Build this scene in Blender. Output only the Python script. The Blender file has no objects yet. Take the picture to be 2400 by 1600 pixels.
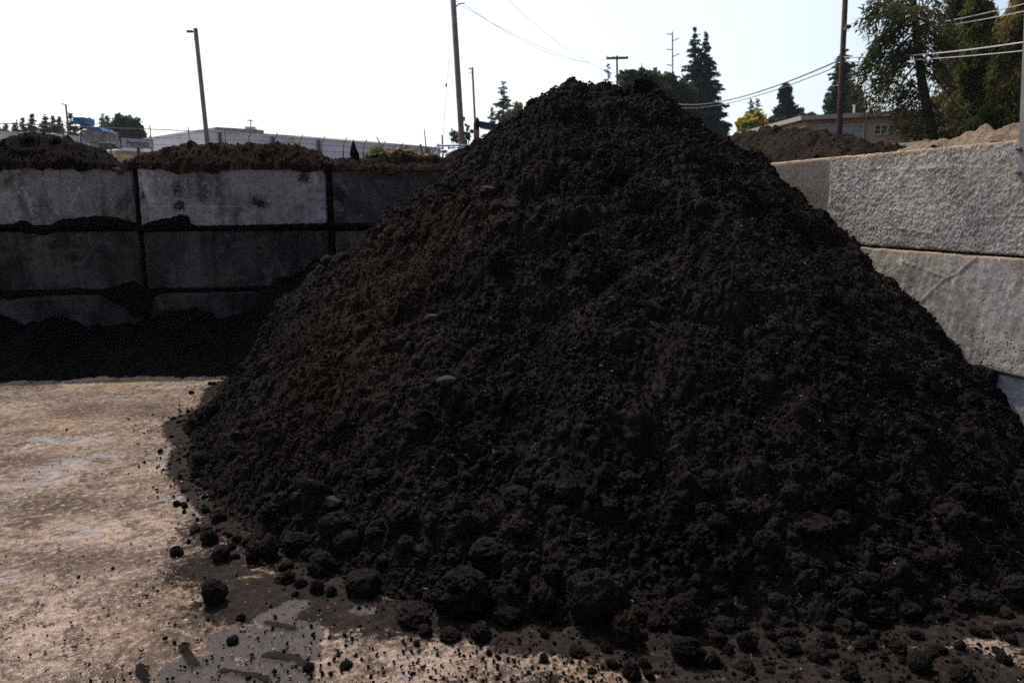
import bpy, math, random
import numpy as np
R = math.radians

# ------------------------------------------------------------------ camera, world, sun, exposure
SC = bpy.context.scene
COL = SC.collection
FPX = 1735.0                      # focal length in pixels of a 2400 px wide frame
PITCH = math.atan(315 / FPX)
CH = 1.5
cam = bpy.data.cameras.new('camera')
cam.sensor_width = 36
cam.lens = 36 * FPX / 2400
cam.clip_start = 0.05
cam.clip_end = 3000
cam.dof.use_dof = True
cam.dof.focus_distance = 3.9
cam.dof.aperture_fstop = 4.0
camo = bpy.data.objects.new('camera', cam)
COL.objects.link(camo)
camo.location = (0, 0, CH)
camo.rotation_euler = (math.pi / 2 - PITCH, 0, 0)
SC.camera = camo

GLOW = .84
SUN_EL, SUN_AZ = R(54), R(31)     # azimuth: measured from +Y towards -X
w = bpy.data.worlds.new("World")
SC.world = w
w.use_nodes = True
nt = w.node_tree
nt.nodes.clear()
sky = nt.nodes.new('ShaderNodeTexSky')
sky.sky_type = 'NISHITA'
sky.sun_disc = False
sky.sun_elevation = SUN_EL
sky.sun_rotation = -SUN_AZ
sky.air_density = 1.2
sky.dust_density = 3.0
sky.ozone_density = 1.0
bg = nt.nodes.new('ShaderNodeBackground')
bg.inputs['Strength'].default_value = 0.12
out = nt.nodes.new('ShaderNodeOutputWorld')
nt.links.new(sky.outputs[0], bg.inputs[0])
tcw = nt.nodes.new('ShaderNodeTexCoord')            # the bright milky haze on the sun's side of the sky
vm = nt.nodes.new('ShaderNodeVectorMath'); vm.operation = 'DOT_PRODUCT'
gd = np.array([-math.sin(SUN_AZ)*.9, math.cos(SUN_AZ)*.9, .42]); gd /= np.linalg.norm(gd)
vm.inputs[1].default_value = tuple(gd)
nt.links.new(tcw.outputs['Generated'], vm.inputs[0])
mr = nt.nodes.new('ShaderNodeMapRange'); mr.interpolation_type = 'SMOOTHSTEP'
mr.inputs['From Min'].default_value = .18; mr.inputs['From Max'].default_value = .72
mr.inputs['To Min'].default_value = 0.0; mr.inputs['To Max'].default_value = GLOW
nt.links.new(vm.outputs['Value'], mr.inputs['Value'])
bg2 = nt.nodes.new('ShaderNodeBackground'); bg2.inputs['Color'].default_value = (.85, .905, .985, 1)
nt.links.new(mr.outputs[0], bg2.inputs['Strength'])
ad = nt.nodes.new('ShaderNodeAddShader')
nt.links.new(bg.outputs[0], ad.inputs[0]); nt.links.new(bg2.outputs[0], ad.inputs[1])
nt.links.new(ad.outputs[0], out.inputs[0])

sd = bpy.data.lights.new('sun', 'SUN')
sd.energy = 5.0
sd.angle = R(0.55)
sd.color = (1.0, 0.95, 0.88)
so = bpy.data.objects.new('sun', sd)
COL.objects.link(so)
so.rotation_euler = (math.pi / 2 - SUN_EL, 0, math.pi + SUN_AZ)
so.location = (-20, 30, 40)

SC.view_settings.view_transform = 'Standard'
SC.view_settings.look = 'None'
SC.view_settings.gamma = 1
SC.view_settings.exposure = -0.35
SC.cycles.use_denoising = False
SC.cycles.denoising_prefilter = 'NONE'
SC.cycles.max_bounces = 6
SC.cycles.volume_bounces = 0
SC.cycles.transparent_max_bounces = 6

# ------------------------------------------------------------------ measuring: photograph pixel (2400x1600) -> metres
cF = np.array([0, math.cos(PITCH), -math.sin(PITCH)])
cU = np.array([0, math.sin(PITCH), math.cos(PITCH)])
def ray(u, v): return cF + np.array([1.0, 0, 0]) * (u - 1200) / FPX - cU * (v - 800) / FPX
def at(u, v, y):
    d = ray(u, v); return np.array([0, 0, CH]) + d * y / d[1]
def gr(u, v, z=0.0):
    d = ray(u, v); return np.array([0, 0, CH]) + d * (z - CH) / d[2]
def on_plane(u, v, P, e):           # vertical plane through P (x, y) with direction e
    n = np.array([-e[1], e[0]]); d = ray(u, v)
    t = (n @ np.array(P)) / (n @ d[:2])
    return np.array([0, 0, CH]) + d * t

# ------------------------------------------------------------------ noise
_rs = np.random.RandomState(7)
_perm = _rs.permutation(256).astype(np.int64)
_perm = np.concatenate([_perm, _perm, _perm])
_g = _rs.normal(size=(256, 3)); _g /= np.linalg.norm(_g, axis=1)[:, None]
def perlin(x, y, z):
    x, y, z = np.broadcast_arrays(x, y, z)
    xi = np.floor(x).astype(np.int64); yi = np.floor(y).astype(np.int64); zi = np.floor(z).astype(np.int64)
    xf = x - xi; yf = y - yi; zf = z - zi
    xi &= 255; yi &= 255; zi &= 255
    u = xf*xf*xf*(xf*(xf*6-15)+10); v = yf*yf*yf*(yf*(yf*6-15)+10); w_ = zf*zf*zf*(zf*(zf*6-15)+10)
    def c(dx, dy, dz):
        h = _perm[_perm[_perm[xi+dx] + yi+dy] + zi+dz]
        g = _g[h]
        return g[..., 0]*(xf-dx) + g[..., 1]*(yf-dy) + g[..., 2]*(zf-dz)
    a = c(0,0,0)*(1-u)+c(1,0,0)*u; b = c(0,1,0)*(1-u)+c(1,1,0)*u
    e = c(0,0,1)*(1-u)+c(1,0,1)*u; f = c(0,1,1)*(1-u)+c(1,1,1)*u
    return ((a*(1-v)+b*v)*(1-w_) + (e*(1-v)+f*v)*w_) * 1.6
def fbm(x, y, z, o=4, g=0.5):
    s = 0; a = 1.0; t = 0
    for i in range(o):
        k = 2.03**i
        s = s + a*perlin(x*k+i*17.3, y*k+i*5.1, z*k+i*9.7); t += a; a *= g
    return s/t
def sstep(a, b, x):
    t = np.clip((x-a)/(b-a), 0, 1); return t*t*(3-2*t)

# ------------------------------------------------------------------ objects
def tag(o, label=None, cat=None, group=None, kind=None):
    if label: o['label'] = label
    if cat: o['category'] = cat
    if group: o['group'] = group
    if kind: o['kind'] = kind
    return o
def thing(name, loc, label, cat, group=None, rz=0):
    o = bpy.data.objects.new(name, None); COL.objects.link(o)
    o.empty_display_size = 0.1
    o.location = loc; o.rotation_euler = (0, 0, rz)
    return tag(o, label, cat, group)
def mesh_np(name, V, Fq, mat, parent=None, smooth=True, attrs=None, loc=None):
    """V (n,3) array, Fq (m,k) array of equal-size faces."""
    V = np.ascontiguousarray(V, dtype=np.float32); Fq = np.ascontiguousarray(Fq, dtype=np.int32)
    me = bpy.data.meshes.new(name)
    k = Fq.shape[1]
    me.vertices.add(len(V)); me.vertices.foreach_set('co', V.ravel())
    me.loops.add(Fq.size); me.loops.foreach_set('vertex_index', Fq.ravel())
    me.polygons.add(len(Fq)); me.polygons.foreach_set('loop_start', np.arange(0, Fq.size, k, dtype=np.int32))
    me.polygons.foreach_set('loop_total', np.full(len(Fq), k, dtype=np.int32))
    me.polygons.foreach_set('use_smooth', np.full(len(Fq), smooth))
    me.update(calc_edges=True)
    for nm, arr in (attrs or {}).items():
        a = me.attributes.new(nm, 'FLOAT', 'POINT'); a.data.foreach_set('value', np.ascontiguousarray(arr, dtype=np.float32).ravel())
    me.materials.append(mat)
    o = bpy.data.objects.new(name, me); COL.objects.link(o)
    if parent is not None: o.parent = parent
    if loc is not None: o.location = loc
    return o
def grid_obj(name, X, Y, Z, mat, mask=None, attrs=None, parent=None):
    ny, nx = X.shape
    idx = np.arange(nx*ny).reshape(ny, nx)
    Fq = np.stack([idx[:-1, :-1], idx[:-1, 1:], idx[1:, 1:], idx[1:, :-1]], -1)
    V = np.stack([X, Y, Z], -1).reshape(-1, 3)
    A = {k: v.ravel() for k, v in (attrs or {}).items()}
    if mask is not None:
        mf = mask[:-1, :-1] & mask[1:, :-1] & mask[:-1, 1:] & mask[1:, 1:]
        Fq = Fq[mf]
        used = np.zeros(nx*ny, bool); used[Fq.ravel()] = True
        new = np.cumsum(used)-1
        V = V[used]; Fq = new[Fq]; A = {k: v[used] for k, v in A.items()}
    return mesh_np(name, V, Fq.reshape(-1, 4), mat, parent, True, A)
class MB:
    def __init__(s): s.v = []; s.f = []
    def add(s, vs, fs):
        b = len(s.v); s.v += [tuple(map(float, p)) for p in vs]; s.f += [tuple(b+i for i in f) for f in fs]; return s
    def box(s, c, size, rz=0, ch=0.0):
        cx, cy, cz = c; a, b, h = size[0]/2, size[1]/2, size[2]/2
        cr, sr = math.cos(rz), math.sin(rz)
        ch = min(ch, a*.9, b*.9, h*.9)
        if ch <= 0:
            P = [(x, y, z) for z in (-h, h) for x, y in ((-a, -b), (a, -b), (a, b), (-a, b))]
            Fs = [(0,3,2,1),(4,5,6,7),(0,1,5,4),(1,2,6,5),(2,3,7,6),(3,0,4,7)]
        else:
            rings = []
            for z, k in ((-h, ch), (-h+ch, 0), (h-ch, 0), (h, ch)):
                aa, bb = a-k, b-k
                rings.append([(-aa+ch-k*0, -bb, z), (aa-ch, -bb, z), (aa, -bb+ch, z), (aa, bb-ch, z), (aa-ch, bb, z), (-aa+ch, bb, z), (-aa, bb-ch, z), (-aa, -bb+ch, z)])
            P = [p for r in rings for p in r]; Fs = [tuple(range(7, -1, -1)), tuple(range(24, 32))]
            for r in range(3):
                for i in range(8):
                    j = (i+1) % 8; Fs.append((r*8+i, r*8+j, r*8+8+j, r*8+8+i))
        return s.add([(cx+x*cr-y*sr, cy+x*sr+y*cr, cz+z) for x, y, z in P], Fs)
    def tube(s, path, rad, n=10, caps=True):
        path = [np.array(p, float) for p in path]
        if not hasattr(rad, '__len__'): rad = [rad]*len(path)
        vs = []; 
        for i, p in enumerate(path):
            t = path[min(i+1, len(path)-1)] - path[max(i-1, 0)]
            t = t/(np.linalg.norm(t)+1e-9)
            ref = np.array([0, 0, 1.0]) if abs(t[2]) < .9 else np.array([0, 1.0, 0])
            a = np.cross(t, ref); a /= np.linalg.norm(a); b = np.cross(t, a)
            for k in range(n):
                an = 2*math.pi*k/n
                vs.append(p + rad[i]*(math.cos(an)*a + math.sin(an)*b))
        fs = []
        for i in range(len(path)-1):
            for k in range(n):
                j = (k+1) % n
                fs.append((i*n+k, i*n+j, (i+1)*n+j, (i+1)*n+k))
        if caps: fs.append(tuple(range(n-1, -1, -1))); fs.append(tuple(range((len(path)-1)*n, len(path)*n)))
        return s.add(vs, fs)
    def prism(s, poly, z0, z1):
        n = len(poly)
        vs = [(x, y, z0) for x, y in poly] + [(x, y, z1) for x, y in poly]
        fs = [tuple(range(n-1, -1, -1)), tuple(range(n, 2*n))] + [(i, (i+1) % n, n+(i+1) % n, n+i) for i in range(n)]
        return s.add(vs, fs)
    def build(s, name, mat, parent=None, loc=None, smooth=False, world=True):
        me = bpy.data.meshes.new(name)
        off = np.array([0.0, 0, 0])
        if parent is not None and world:      # coordinates were given in the world: bring them into the parent's frame
            o3 = np.array(parent.location); pr = parent
            while pr.parent is not None: pr = pr.parent; o3 = o3 + np.array(pr.location)
            off = o3
        me.from_pydata([tuple(np.array(p)-off) for p in s.v], [], s.f)
        for p in me.polygons: p.use_smooth = smooth
        me.materials.append(mat); me.update()
        o = bpy.data.objects.new(name, me); COL.objects.link(o)
        if parent is not None: o.parent = parent
        if loc is not None: o.location = loc
        return o

# ------------------------------------------------------------------ materials
def mat(name, col=(.5, .5, .5), rough=.8, spec=.3, metal=0.0, bump=None, var=None, coord='Object'):
    """plain principled material; var=(scale, colour2, contrast lo, hi), bump=(scale, strength, dist)"""
    m = bpy.data.materials.new(name); m.use_nodes = True
    n = m.node_tree.nodes; l = m.node_tree.links
    b = n['Principled BSDF']
    b.inputs['Base Color'].default_value = (*col, 1)
    b.inputs['Roughness'].default_value = rough
    b.inputs['Specular IOR Level'].default_value = spec
    b.inputs['Metallic'].default_value = metal
    tc = n.new('ShaderNodeTexCoord')
    if var:
        t = n.new('ShaderNodeTexNoise'); t.inputs['Scale'].default_value = var[0]; t.inputs['Detail'].default_value = 5
        l.new(tc.outputs[coord], t.inputs['Vector'])
        r = n.new('ShaderNodeMapRange'); r.inputs['From Min'].default_value = var[2]; r.inputs['From Max'].default_value = var[3]
        l.new(t.outputs['Fac'], r.inputs['Value'])
        mx = n.new('ShaderNodeMix'); mx.data_type = 'RGBA'
        mx.inputs['A'].default_value = (*col, 1); mx.inputs['B'].default_value = (*var[1], 1)
        l.new(r.outputs[0], mx.inputs['Factor']); l.new(mx.outputs['Result'], b.inputs['Base Color'])
    if bump:
        t = n.new('ShaderNodeTexNoise'); t.inputs['Scale'].default_value = bump[0]; t.inputs['Detail'].default_value = 4
        l.new(tc.outputs[coord], t.inputs['Vector'])
        bp = n.new('ShaderNodeBump'); bp.inputs['Strength'].default_value = bump[1]; bp.inputs['Distance'].default_value = bump[2]
        l.new(t.outputs['Fac'], bp.inputs['Height']); l.new(bp.outputs[0], b.inputs['Normal'])
    return m
class NT:
    """small helper for node graphs"""
    def __init__(s, name):
        s.m = bpy.data.materials.new(name); s.m.use_nodes = True
        s.n = s.m.node_tree.nodes; s.l = s.m.node_tree.links; s.b = s.n['Principled BSDF']
        s.tc = s.n.new('ShaderNodeTexCoord'); s.obj = s.tc.outputs['Object']
        s.geo = s.n.new('ShaderNodeNewGeometry'); s.pos = s.geo.outputs['Position']
    def map(s, vec, scale=(1, 1, 1), rot=(0, 0, 0), loc=(0, 0, 0)):
        m = s.n.new('ShaderNodeMapping'); m.inputs['Scale'].default_value = scale; m.inputs['Rotation'].default_value = rot; m.inputs['Location'].default_value = loc
        s.l.new(vec, m.inputs['Vector']); return m.outputs[0]
    def noise(s, vec, scale, detail=4, rough=.55, dist=0):
        t = s.n.new('ShaderNodeTexNoise'); t.inputs['Scale'].default_value = scale; t.inputs['Detail'].default_value = detail
        t.inputs['Roughness'].default_value = rough; t.inputs['Distortion'].default_value = dist
        s.l.new(vec, t.inputs['Vector']); return t.outputs['Fac']
    def voro(s, vec, scale, feat='F1'):
        t = s.n.new('ShaderNodeTexVoronoi'); t.inputs['Scale'].default_value = scale; t.feature = feat
        s.l.new(vec, t.inputs['Vector']); return t.outputs['Distance']
    def rng(s, v, a, b, c=0.0, d=1.0):
        r = s.n.new('ShaderNodeMapRange')
        for k, x in zip(('From Min', 'From Max', 'To Min', 'To Max'), (a, b, c, d)): r.inputs[k].default_value = x
        s.l.new(v, r.inputs['Value']); return r.outputs[0]
    def attr(s, nm):
        a = s.n.new('ShaderNodeAttribute'); a.attribute_name = nm; return a.outputs['Fac']
    def mix(s, fac, A, B):
        m = s.n.new('ShaderNodeMix'); m.data_type = 'RGBA'
        for k, x in (('Factor', fac), ('A', A), ('B', B)):
            if isinstance(x, (tuple, float, int)): m.inputs[k].default_value = (*x, 1) if isinstance(x, tuple) else x
            else: s.l.new(x, m.inputs[k])
        return m.outputs['Result']
    def math(s, op, a, b=0.0, c=None):
        m = s.n.new('ShaderNodeMath'); m.operation = op
        for i, x in enumerate((a, b) if c is None else (a, b, c)):
            if isinstance(x, (float, int)): m.inputs[i].default_value = x
            else: s.l.new(x, m.inputs[i])
        return m.outputs[0]
    def finish(s, col, rough=.9, spec=.2, height=None, strength=.6, dist=.01):
        s.l.new(col, s.b.inputs['Base Color'])
        if isinstance(rough, (int, float)): s.b.inputs['Roughness'].default_value = rough
        else: s.l.new(rough, s.b.inputs['Roughness'])
        s.b.inputs['Specular IOR Level'].default_value = spec
        if height is not None:
            bp = s.n.new('ShaderNodeBump'); bp.inputs['Strength'].default_value = strength; bp.inputs['Distance'].default_value = dist
            s.l.new(height, bp.inputs['Height']); s.l.new(bp.outputs[0], s.b.inputs['Normal'])
        return s.m

def soil_mat(name, dark, light, brown=None, bpos=None, fleck=True, spec=.04):
    t = NT(name)
    n1 = t.noise(t.pos, 2.2, 5); n2 = t.noise(t.pos, 38, 5, .7)
    c = t.mix(t.rng(n1, .40, .60), dark, light)
    c = t.mix(t.rng(n2, .42, .75), c, tuple(min(1, x*2.0) for x in light))
    if brown:
        at_ = t.attr('brown')
        c = t.mix(t.math('MULTIPLY', at_, t.rng(t.noise(t.pos, 9, 6, .7), .32, .62)), c, brown)
    if fleck:
        f = t.voro(t.pos, 70)
        fm = t.rng(f, .06, .03)
        fm = t.math('MULTIPLY', fm, t.rng(t.noise(t.pos, 23, 2), .60, .66))
        c = t.mix(fm, c, (.22, .17, .12))
    h = t.math('ADD', t.noise(t.pos, 90, 6, .75), t.math('MULTIPLY', t.noise(t.pos, 350, 3, .7), .5))
    return t.finish(c, .9, spec, h, 1.0, .02)

M_SOIL = soil_mat('compost_soil', (.0050, .0041, .0040), (.0260, .0202, .0186), (.052, .0268, .0170))
M_SOILB = soil_mat('brown_soil', (.0058, .0033, .0025), (.0200, .0102, .0066), (.045, .027, .017))
M_SOILL = soil_mat('black_mound_soil', (.0028, .0018, .0016), (.0105, .0060, .0045))
M_SOILD = soil_mat('wet_black_soil', (.0040, .0036, .0036), (.0120, .0098, .0090))  # darker copy of the compost, with the back wall's shade in its colour
M_SOILR = soil_mat('dry_brown_soil', (.015, .0100, .0072), (.034, .0235, .0170))
M_DIRT = soil_mat('tan_dirt', (.16, .11, .075), (.30, .22, .16))
M_ROCK = mat('grey_stone', (.022, .020, .0195), .85, .1, var=(22, (.045, .041, .040), .4, .7), bump=(60, .6, .01))
M_RUST = soil_mat('rusty_clod', (.013, .0095, .0075), (.036, .021, .0135))

def concrete_mat(name, base, darkc, lo, hi, blue=(.22, .215, .235), tan=(.22, .18, .15), bluef=.3, tanf=.3, pits=True, bump=1.0, seed=0.0, streak=1.0, nubs=0.0, grime=.55, dusty=False):
    t = NT(name)
    p = t.map(t.pos, loc=(seed, seed*.7, seed*.3))
    st = t.noise(t.map(p, scale=(7, 7, .8)), 1.0, 6, .65, .6)
    bl = t.noise(p, 2.4, 6, .6, .8)
    fine = t.noise(p, 60, 4, .7); spk = t.noise(p, 24, 8, .85)
    c = t.mix(t.rng(t.noise(p, 1.7, 4), .45, .6, 0, bluef), base, blue)
    c = t.mix(t.rng(t.noise(t.map(p, loc=(9, 2, 5)), 2.1, 5), .48, .62, 0, tanf), c, tan)
    d = t.math('ADD', t.math('MULTIPLY', st, .45*streak), t.math('MULTIPLY', bl, 1-.45*streak))
    c = t.mix(t.rng(d, lo, hi), c, darkc)
    c = t.mix(t.rng(fine, .48, .60, 0, .55), c, tuple(x*.40 for x in base))
    c = t.mix(t.rng(spk, .50, .60, 0, .6), c, tuple(x*.30 for x in base))
    c = t.mix(t.rng(spk, .46, .40, 0, .5), c, tuple(min(.8, x*1.35) for x in base))
    # scratches: thin pale marks
    sc = t.voro(t.map(p, scale=(2.2, 2.2, 5), rot=(0, .5, 0)), 1.0, 'DISTANCE_TO_EDGE')
    sm = t.math('MULTIPLY', t.rng(sc, .006, .002), t.rng(t.noise(p, 3.1, 2), .58, .64, 0, .55))
    c = t.mix(sm, c, tuple(min(1, x*1.5) for x in base))
    # pale lime bloom, splashes and crusts of soil
    c = t.mix(t.math('MULTIPLY', t.rng(t.noise(p, 9, 8, .8), .54, .60), t.rng(t.noise(t.map(p, loc=(4, 8, 1)), 1.6, 2), .50, .58, 0, .75)), c, tuple(min(.8, x*1.55) for x in base))
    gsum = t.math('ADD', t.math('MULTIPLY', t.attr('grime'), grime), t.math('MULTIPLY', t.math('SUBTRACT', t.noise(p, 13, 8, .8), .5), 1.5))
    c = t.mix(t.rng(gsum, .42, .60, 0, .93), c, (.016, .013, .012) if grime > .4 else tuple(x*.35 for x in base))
    if dusty:
        dsum = t.math('ADD', t.attr('dust'), t.math('MULTIPLY', t.math('SUBTRACT', t.noise(p, 12, 8, .8), .5), 2.0))
        c = t.mix(t.rng(dsum, .35, .70, 0, .8), c, (.42, .31, .215))
        c = t.mix(t.rng(t.noise(t.map(p, scale=(1, 1, .6), loc=(2, 7, 4)), 4.5, 7, .75), .53, .62, 0, .55), c, (.17, .13, .10))
    if not dusty:
        ss = t.math('ADD', t.attr('scr'), t.math('MULTIPLY', t.math('SUBTRACT', t.noise(p, 22, 8, .85), .5), 3.4))
        c = t.mix(t.rng(ss, .62, .95, 0, .42), c, tuple(min(.7, x*1.9+.05) for x in base))
        pp = t.math('ADD', t.attr('pit'), t.math('MULTIPLY', t.math('SUBTRACT', t.noise(p, 34, 6, .85), .5), 2.4))
        c = t.mix(t.rng(pp, .62, .72, 0, .93), c, (.012, .011, .012))
    h = t.math('ADD', t.noise(p, 45, 6, .7), t.math('MULTIPLY', bl, 1.5))
    if nubs: h = t.math('ADD', h, t.math('MULTIPLY', t.math('MULTIPLY', t.rng(t.voro(t.map(p, rot=(R(-35), 0, 0), scale=(1, 1, .55)), 78), .65, .05), t.rng(t.noise(p, 3.0, 3), .40, .58, .15, 1)), nubs))
    if pits:
        v = t.voro(p, 62)
        pm = t.math('MULTIPLY', t.rng(v, .36, .22), t.rng(t.noise(t.map(p, loc=(3, 3, 3)), 3.2, 4), .53, .58))
        c = t.mix(pm, c, (.012, .011, .012))
        h = t.math('SUBTRACT', h, t.math('MULTIPLY', pm, 1.5))
    return t.finish(c, .9, .25, h, .7*bump, .008)
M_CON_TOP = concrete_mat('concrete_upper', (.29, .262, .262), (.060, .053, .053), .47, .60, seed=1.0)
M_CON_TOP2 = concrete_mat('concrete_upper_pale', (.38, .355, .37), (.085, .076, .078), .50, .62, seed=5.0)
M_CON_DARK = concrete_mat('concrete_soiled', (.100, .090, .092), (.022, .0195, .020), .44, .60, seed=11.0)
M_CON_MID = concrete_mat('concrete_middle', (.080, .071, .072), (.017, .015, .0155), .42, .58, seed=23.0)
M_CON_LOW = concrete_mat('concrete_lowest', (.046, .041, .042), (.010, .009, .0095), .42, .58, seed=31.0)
M_CON_R1 = concrete_mat('concrete_stucco', (.55, .49, .43), (.24, .20, .165), .50, .66, blue=(.33, .33, .36), tan=(.36, .28, .205), bluef=.7, tanf=.5, pits=False, bump=1.3, seed=41.0, streak=.5, nubs=.65, grime=.30, dusty=True)
M_CON_R2 = concrete_mat('concrete_cracked', (.53, .47, .41), (.22, .18, .15), .50, .66, blue=(.33, .33, .36), tan=(.36, .28, .205), bluef=.5, tanf=.7, seed=53.0, bump=.7, grime=.25, dusty=True)
M_CON_R3 = concrete_mat('concrete_bluish', (.34, .34, .38), (.15, .145, .155), .56, .72, blue=(.36, .38, .45), bluef=.8, tanf=.4, seed=67.0, bump=.7, grime=.25)
M_CON_R4 = concrete_mat('concrete_far_block', (.21, .18, .155), (.09, .075, .065), .5, .68, seed=71.0, grime=.3, dusty=True)
M_CON_TAN = mat('concrete_tan', (.50, .41, .31), .9, .2, var=(30, (.38, .30, .22), .4, .7), bump=(80, .6, .004))
M_STEEL = mat('galvanised_steel', (.22, .21, .21), .55, .4, .6, var=(6, (.30, .28, .27), .35, .7), bump=(40, .15, .002))
M_BOLT = mat('bolt_steel', (.35, .34, .33), .45, .5, .8)
M_WOODPOLE = mat('weathered_pole_wood', (.20, .15, .13), .9, .1, var=(3, (.29, .23, .20), .35, .65), bump=(30, .5, .01))
M_WOODDK = mat('dark_pole_wood', (.085, .052, .040), .9, .1, var=(4, (.15, .10, .078), .35, .65), bump=(30, .5, .01))
M_WIRE = mat('cable', (.10, .10, .11), .6, .3)
M_WIREL = mat('pale_cable', (.42, .40, .39), .5, .4)
M_WIREF = mat('faint_wire', (.75, .75, .78), .5, .3)
M_LAMP = mat('lamp_housing', (.09, .09, .10), .5, .4, .3)
M_LENS = mat('lamp_lens', (.5, .48, .44), .3, .5)
M_WHITE = mat('white_paint', (.82, .82, .86), .6, .3, var=(1.2, (.62, .63, .70), .4, .65))
M_CORR = mat('white_cladding', (.86, .85, .90), .6, .3, var=(.8, (.70, .69, .74), .4, .65))
M_DKTRIM = mat('dark_trim', (.10, .10, .115), .7, .3)
M_ROOFC = mat('roof_clutter', (.20, .18, .165), .9, .2, var=(6, (.12, .11, .10), .4, .6))
M_BLUE = mat('blue_paint', (.035, .14, .34), .5, .4, var=(5, (.05, .18, .40), .4, .6))
M_BIN = mat('grey_bin_concrete', (.38, .36, .35), .85, .2, var=(4, (.20, .19, .18), .4, .65))
M_BARR = mat('barrier_concrete', (.48, .45, .41), .9, .2, var=(5, (.36, .33, .30), .4, .65))
M_NAVY = mat('navy_paint', (.008, .016, .04), .3, .5, var=(5, (.012, .022, .05), .4, .65))
M_CHROME = mat('chrome', (.75, .78, .82), .12, .5, 1.0)
M_ORANGE = mat('orange_lens', (.75, .22, .02), .3, .5)
M_GLASS = mat('dark_glass', (.02, .025, .03), .08, .6)
M_RUBBER = mat('rubber', (.02, .02, .02), .8, .3, bump=(40, .3, .01))
M_TANWALL = mat('tan_wall', (.50, .33, .23), .85, .2, var=(1.4, (.36, .25, .18), .4, .65), bump=(30, .2, .01))
M_EAVE = mat('eave_board', (.42, .37, .33), .7, .3)
M_SHADE = mat('window_blind', (.40, .42, .42), .6, .3, var=(3, (.32, .34, .35), .4, .65))
M_FRAMEW = mat('window_frame', (.45, .44, .42), .6, .3)
M_WPANE = mat('dark_pane', (.03, .03, .035), .15, .6)
M_SIGN = mat('sign_face', (.86, .78, .80), .5, .3)
M_SIGNB = mat('sign_border', (.35, .06, .07), .5, .3)
M_INK = mat('sign_ink', (.02, .022, .035), .6, .3)
M_BARK = mat('bark', (.045, .033, .027), .9, .15, var=(6, (.08, .06, .05), .4, .65), bump=(25, .7, .02))
M_STRAW = mat('straw', (.42, .33, .20), .8, .2)
M_CHIP = mat('wood_chip', (.40, .28, .18), .85, .2, var=(9, (.18, .11, .07), .4, .65), coord='Object')
M_PIPE = mat('white_pipe', (.8, .8, .82), .4, .4)
M_ROPE = mat('lifting_loop_rope', (.26, .22, .16), .9, .2, bump=(90, .8, .004))

def leaf_mat(name, a, b, c3=None, trans=.25):
    m = bpy.data.materials.new(name); m.use_nodes = True
    n = m.node_tree.nodes; l = m.node_tree.links; n.clear()
    o = n.new('ShaderNodeOutputMaterial'); d = n.new('ShaderNodeBsdfDiffuse'); tr = n.new('ShaderNodeBsdfTranslucent'); mx = n.new('ShaderNodeMixShader')
    geo = n.new('ShaderNodeNewGeometry'); t = n.new('ShaderNodeTexNoise'); t.inputs['Scale'].default_value = .9; t.inputs['Detail'].default_value = 4
    l.new(geo.outputs['Position'], t.inputs['Vector'])
    r = n.new('ShaderNodeValToRGB')
    r.color_ramp.elements[0].position = .36; r.color_ramp.elements[0].color = (*a, 1)
    r.color_ramp.elements[1].position = .64; r.color_ramp.elements[1].color = (*b, 1)
    if c3: e = r.color_ramp.elements.new(.5); e.color = (*c3, 1)
    l.new(t.outputs['Fac'], r.inputs[0]); l.new(r.outputs[0], d.inputs[0]); l.new(r.outputs[0], tr.inputs[0])
    mx.inputs[0].default_value = trans
    l.new(d.outputs[0], mx.inputs[1]); l.new(tr.outputs[0], mx.inputs[2]); l.new(mx.outputs[0], o.inputs[0])
    return m
L_FIR = leaf_mat('fir_needles', (.045, .066, .056), (.078, .100, .072), None, .4)
L_FIRDK = leaf_mat('dark_fir_needles', (.045, .056, .028), (.14, .115, .058), (.080, .085, .040), .42)
L_FAR = leaf_mat('blue_fir_needles', (.055, .082, .072), (.085, .115, .090), None, .4)  # distance haze put into the leaf colour: paler, bluer needles for far trees
L_OLIVE = leaf_mat('olive_needles', (.055, .070, .026), (.24, .165, .075), (.15, .155, .055), .45)
L_BROAD = leaf_mat('broad_leaves', (.055, .066, .034), (.10, .10, .05), None, .4)
L_YEL = leaf_mat('yellow_leaves', (.30, .33, .05), (.55, .34, .05), (.42, .38, .06), .45)
L_LIME = leaf_mat('lime_leaves', (.16, .20, .05), (.24, .25, .08), None, .45)
L_WEED = leaf_mat('weed_leaves', (.10, .115, .05), (.18, .18, .09), None, .4)
L_DRY = leaf_mat('dry_grass', (.22, .18, .09), (.42, .36, .20), None, .3)

# ------------------------------------------------------------------ walls' lines
BF = lambda x: 7.35 + .13*(x+5)            # back wall face: y for a given x
BE = np.array([1, .13]); BE /= np.linalg.norm(BE)
RP = np.array([2.26, 5.4]); RE = np.array([-.2686, .9633])     # right wall face: point and direction (away from the camera)
RN = np.array([-.9633, -.2686])                                 # towards the yard
RFX = lambda y: 2.26 - .2788*(y-5.4)
TOPZ = 1.885

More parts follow.
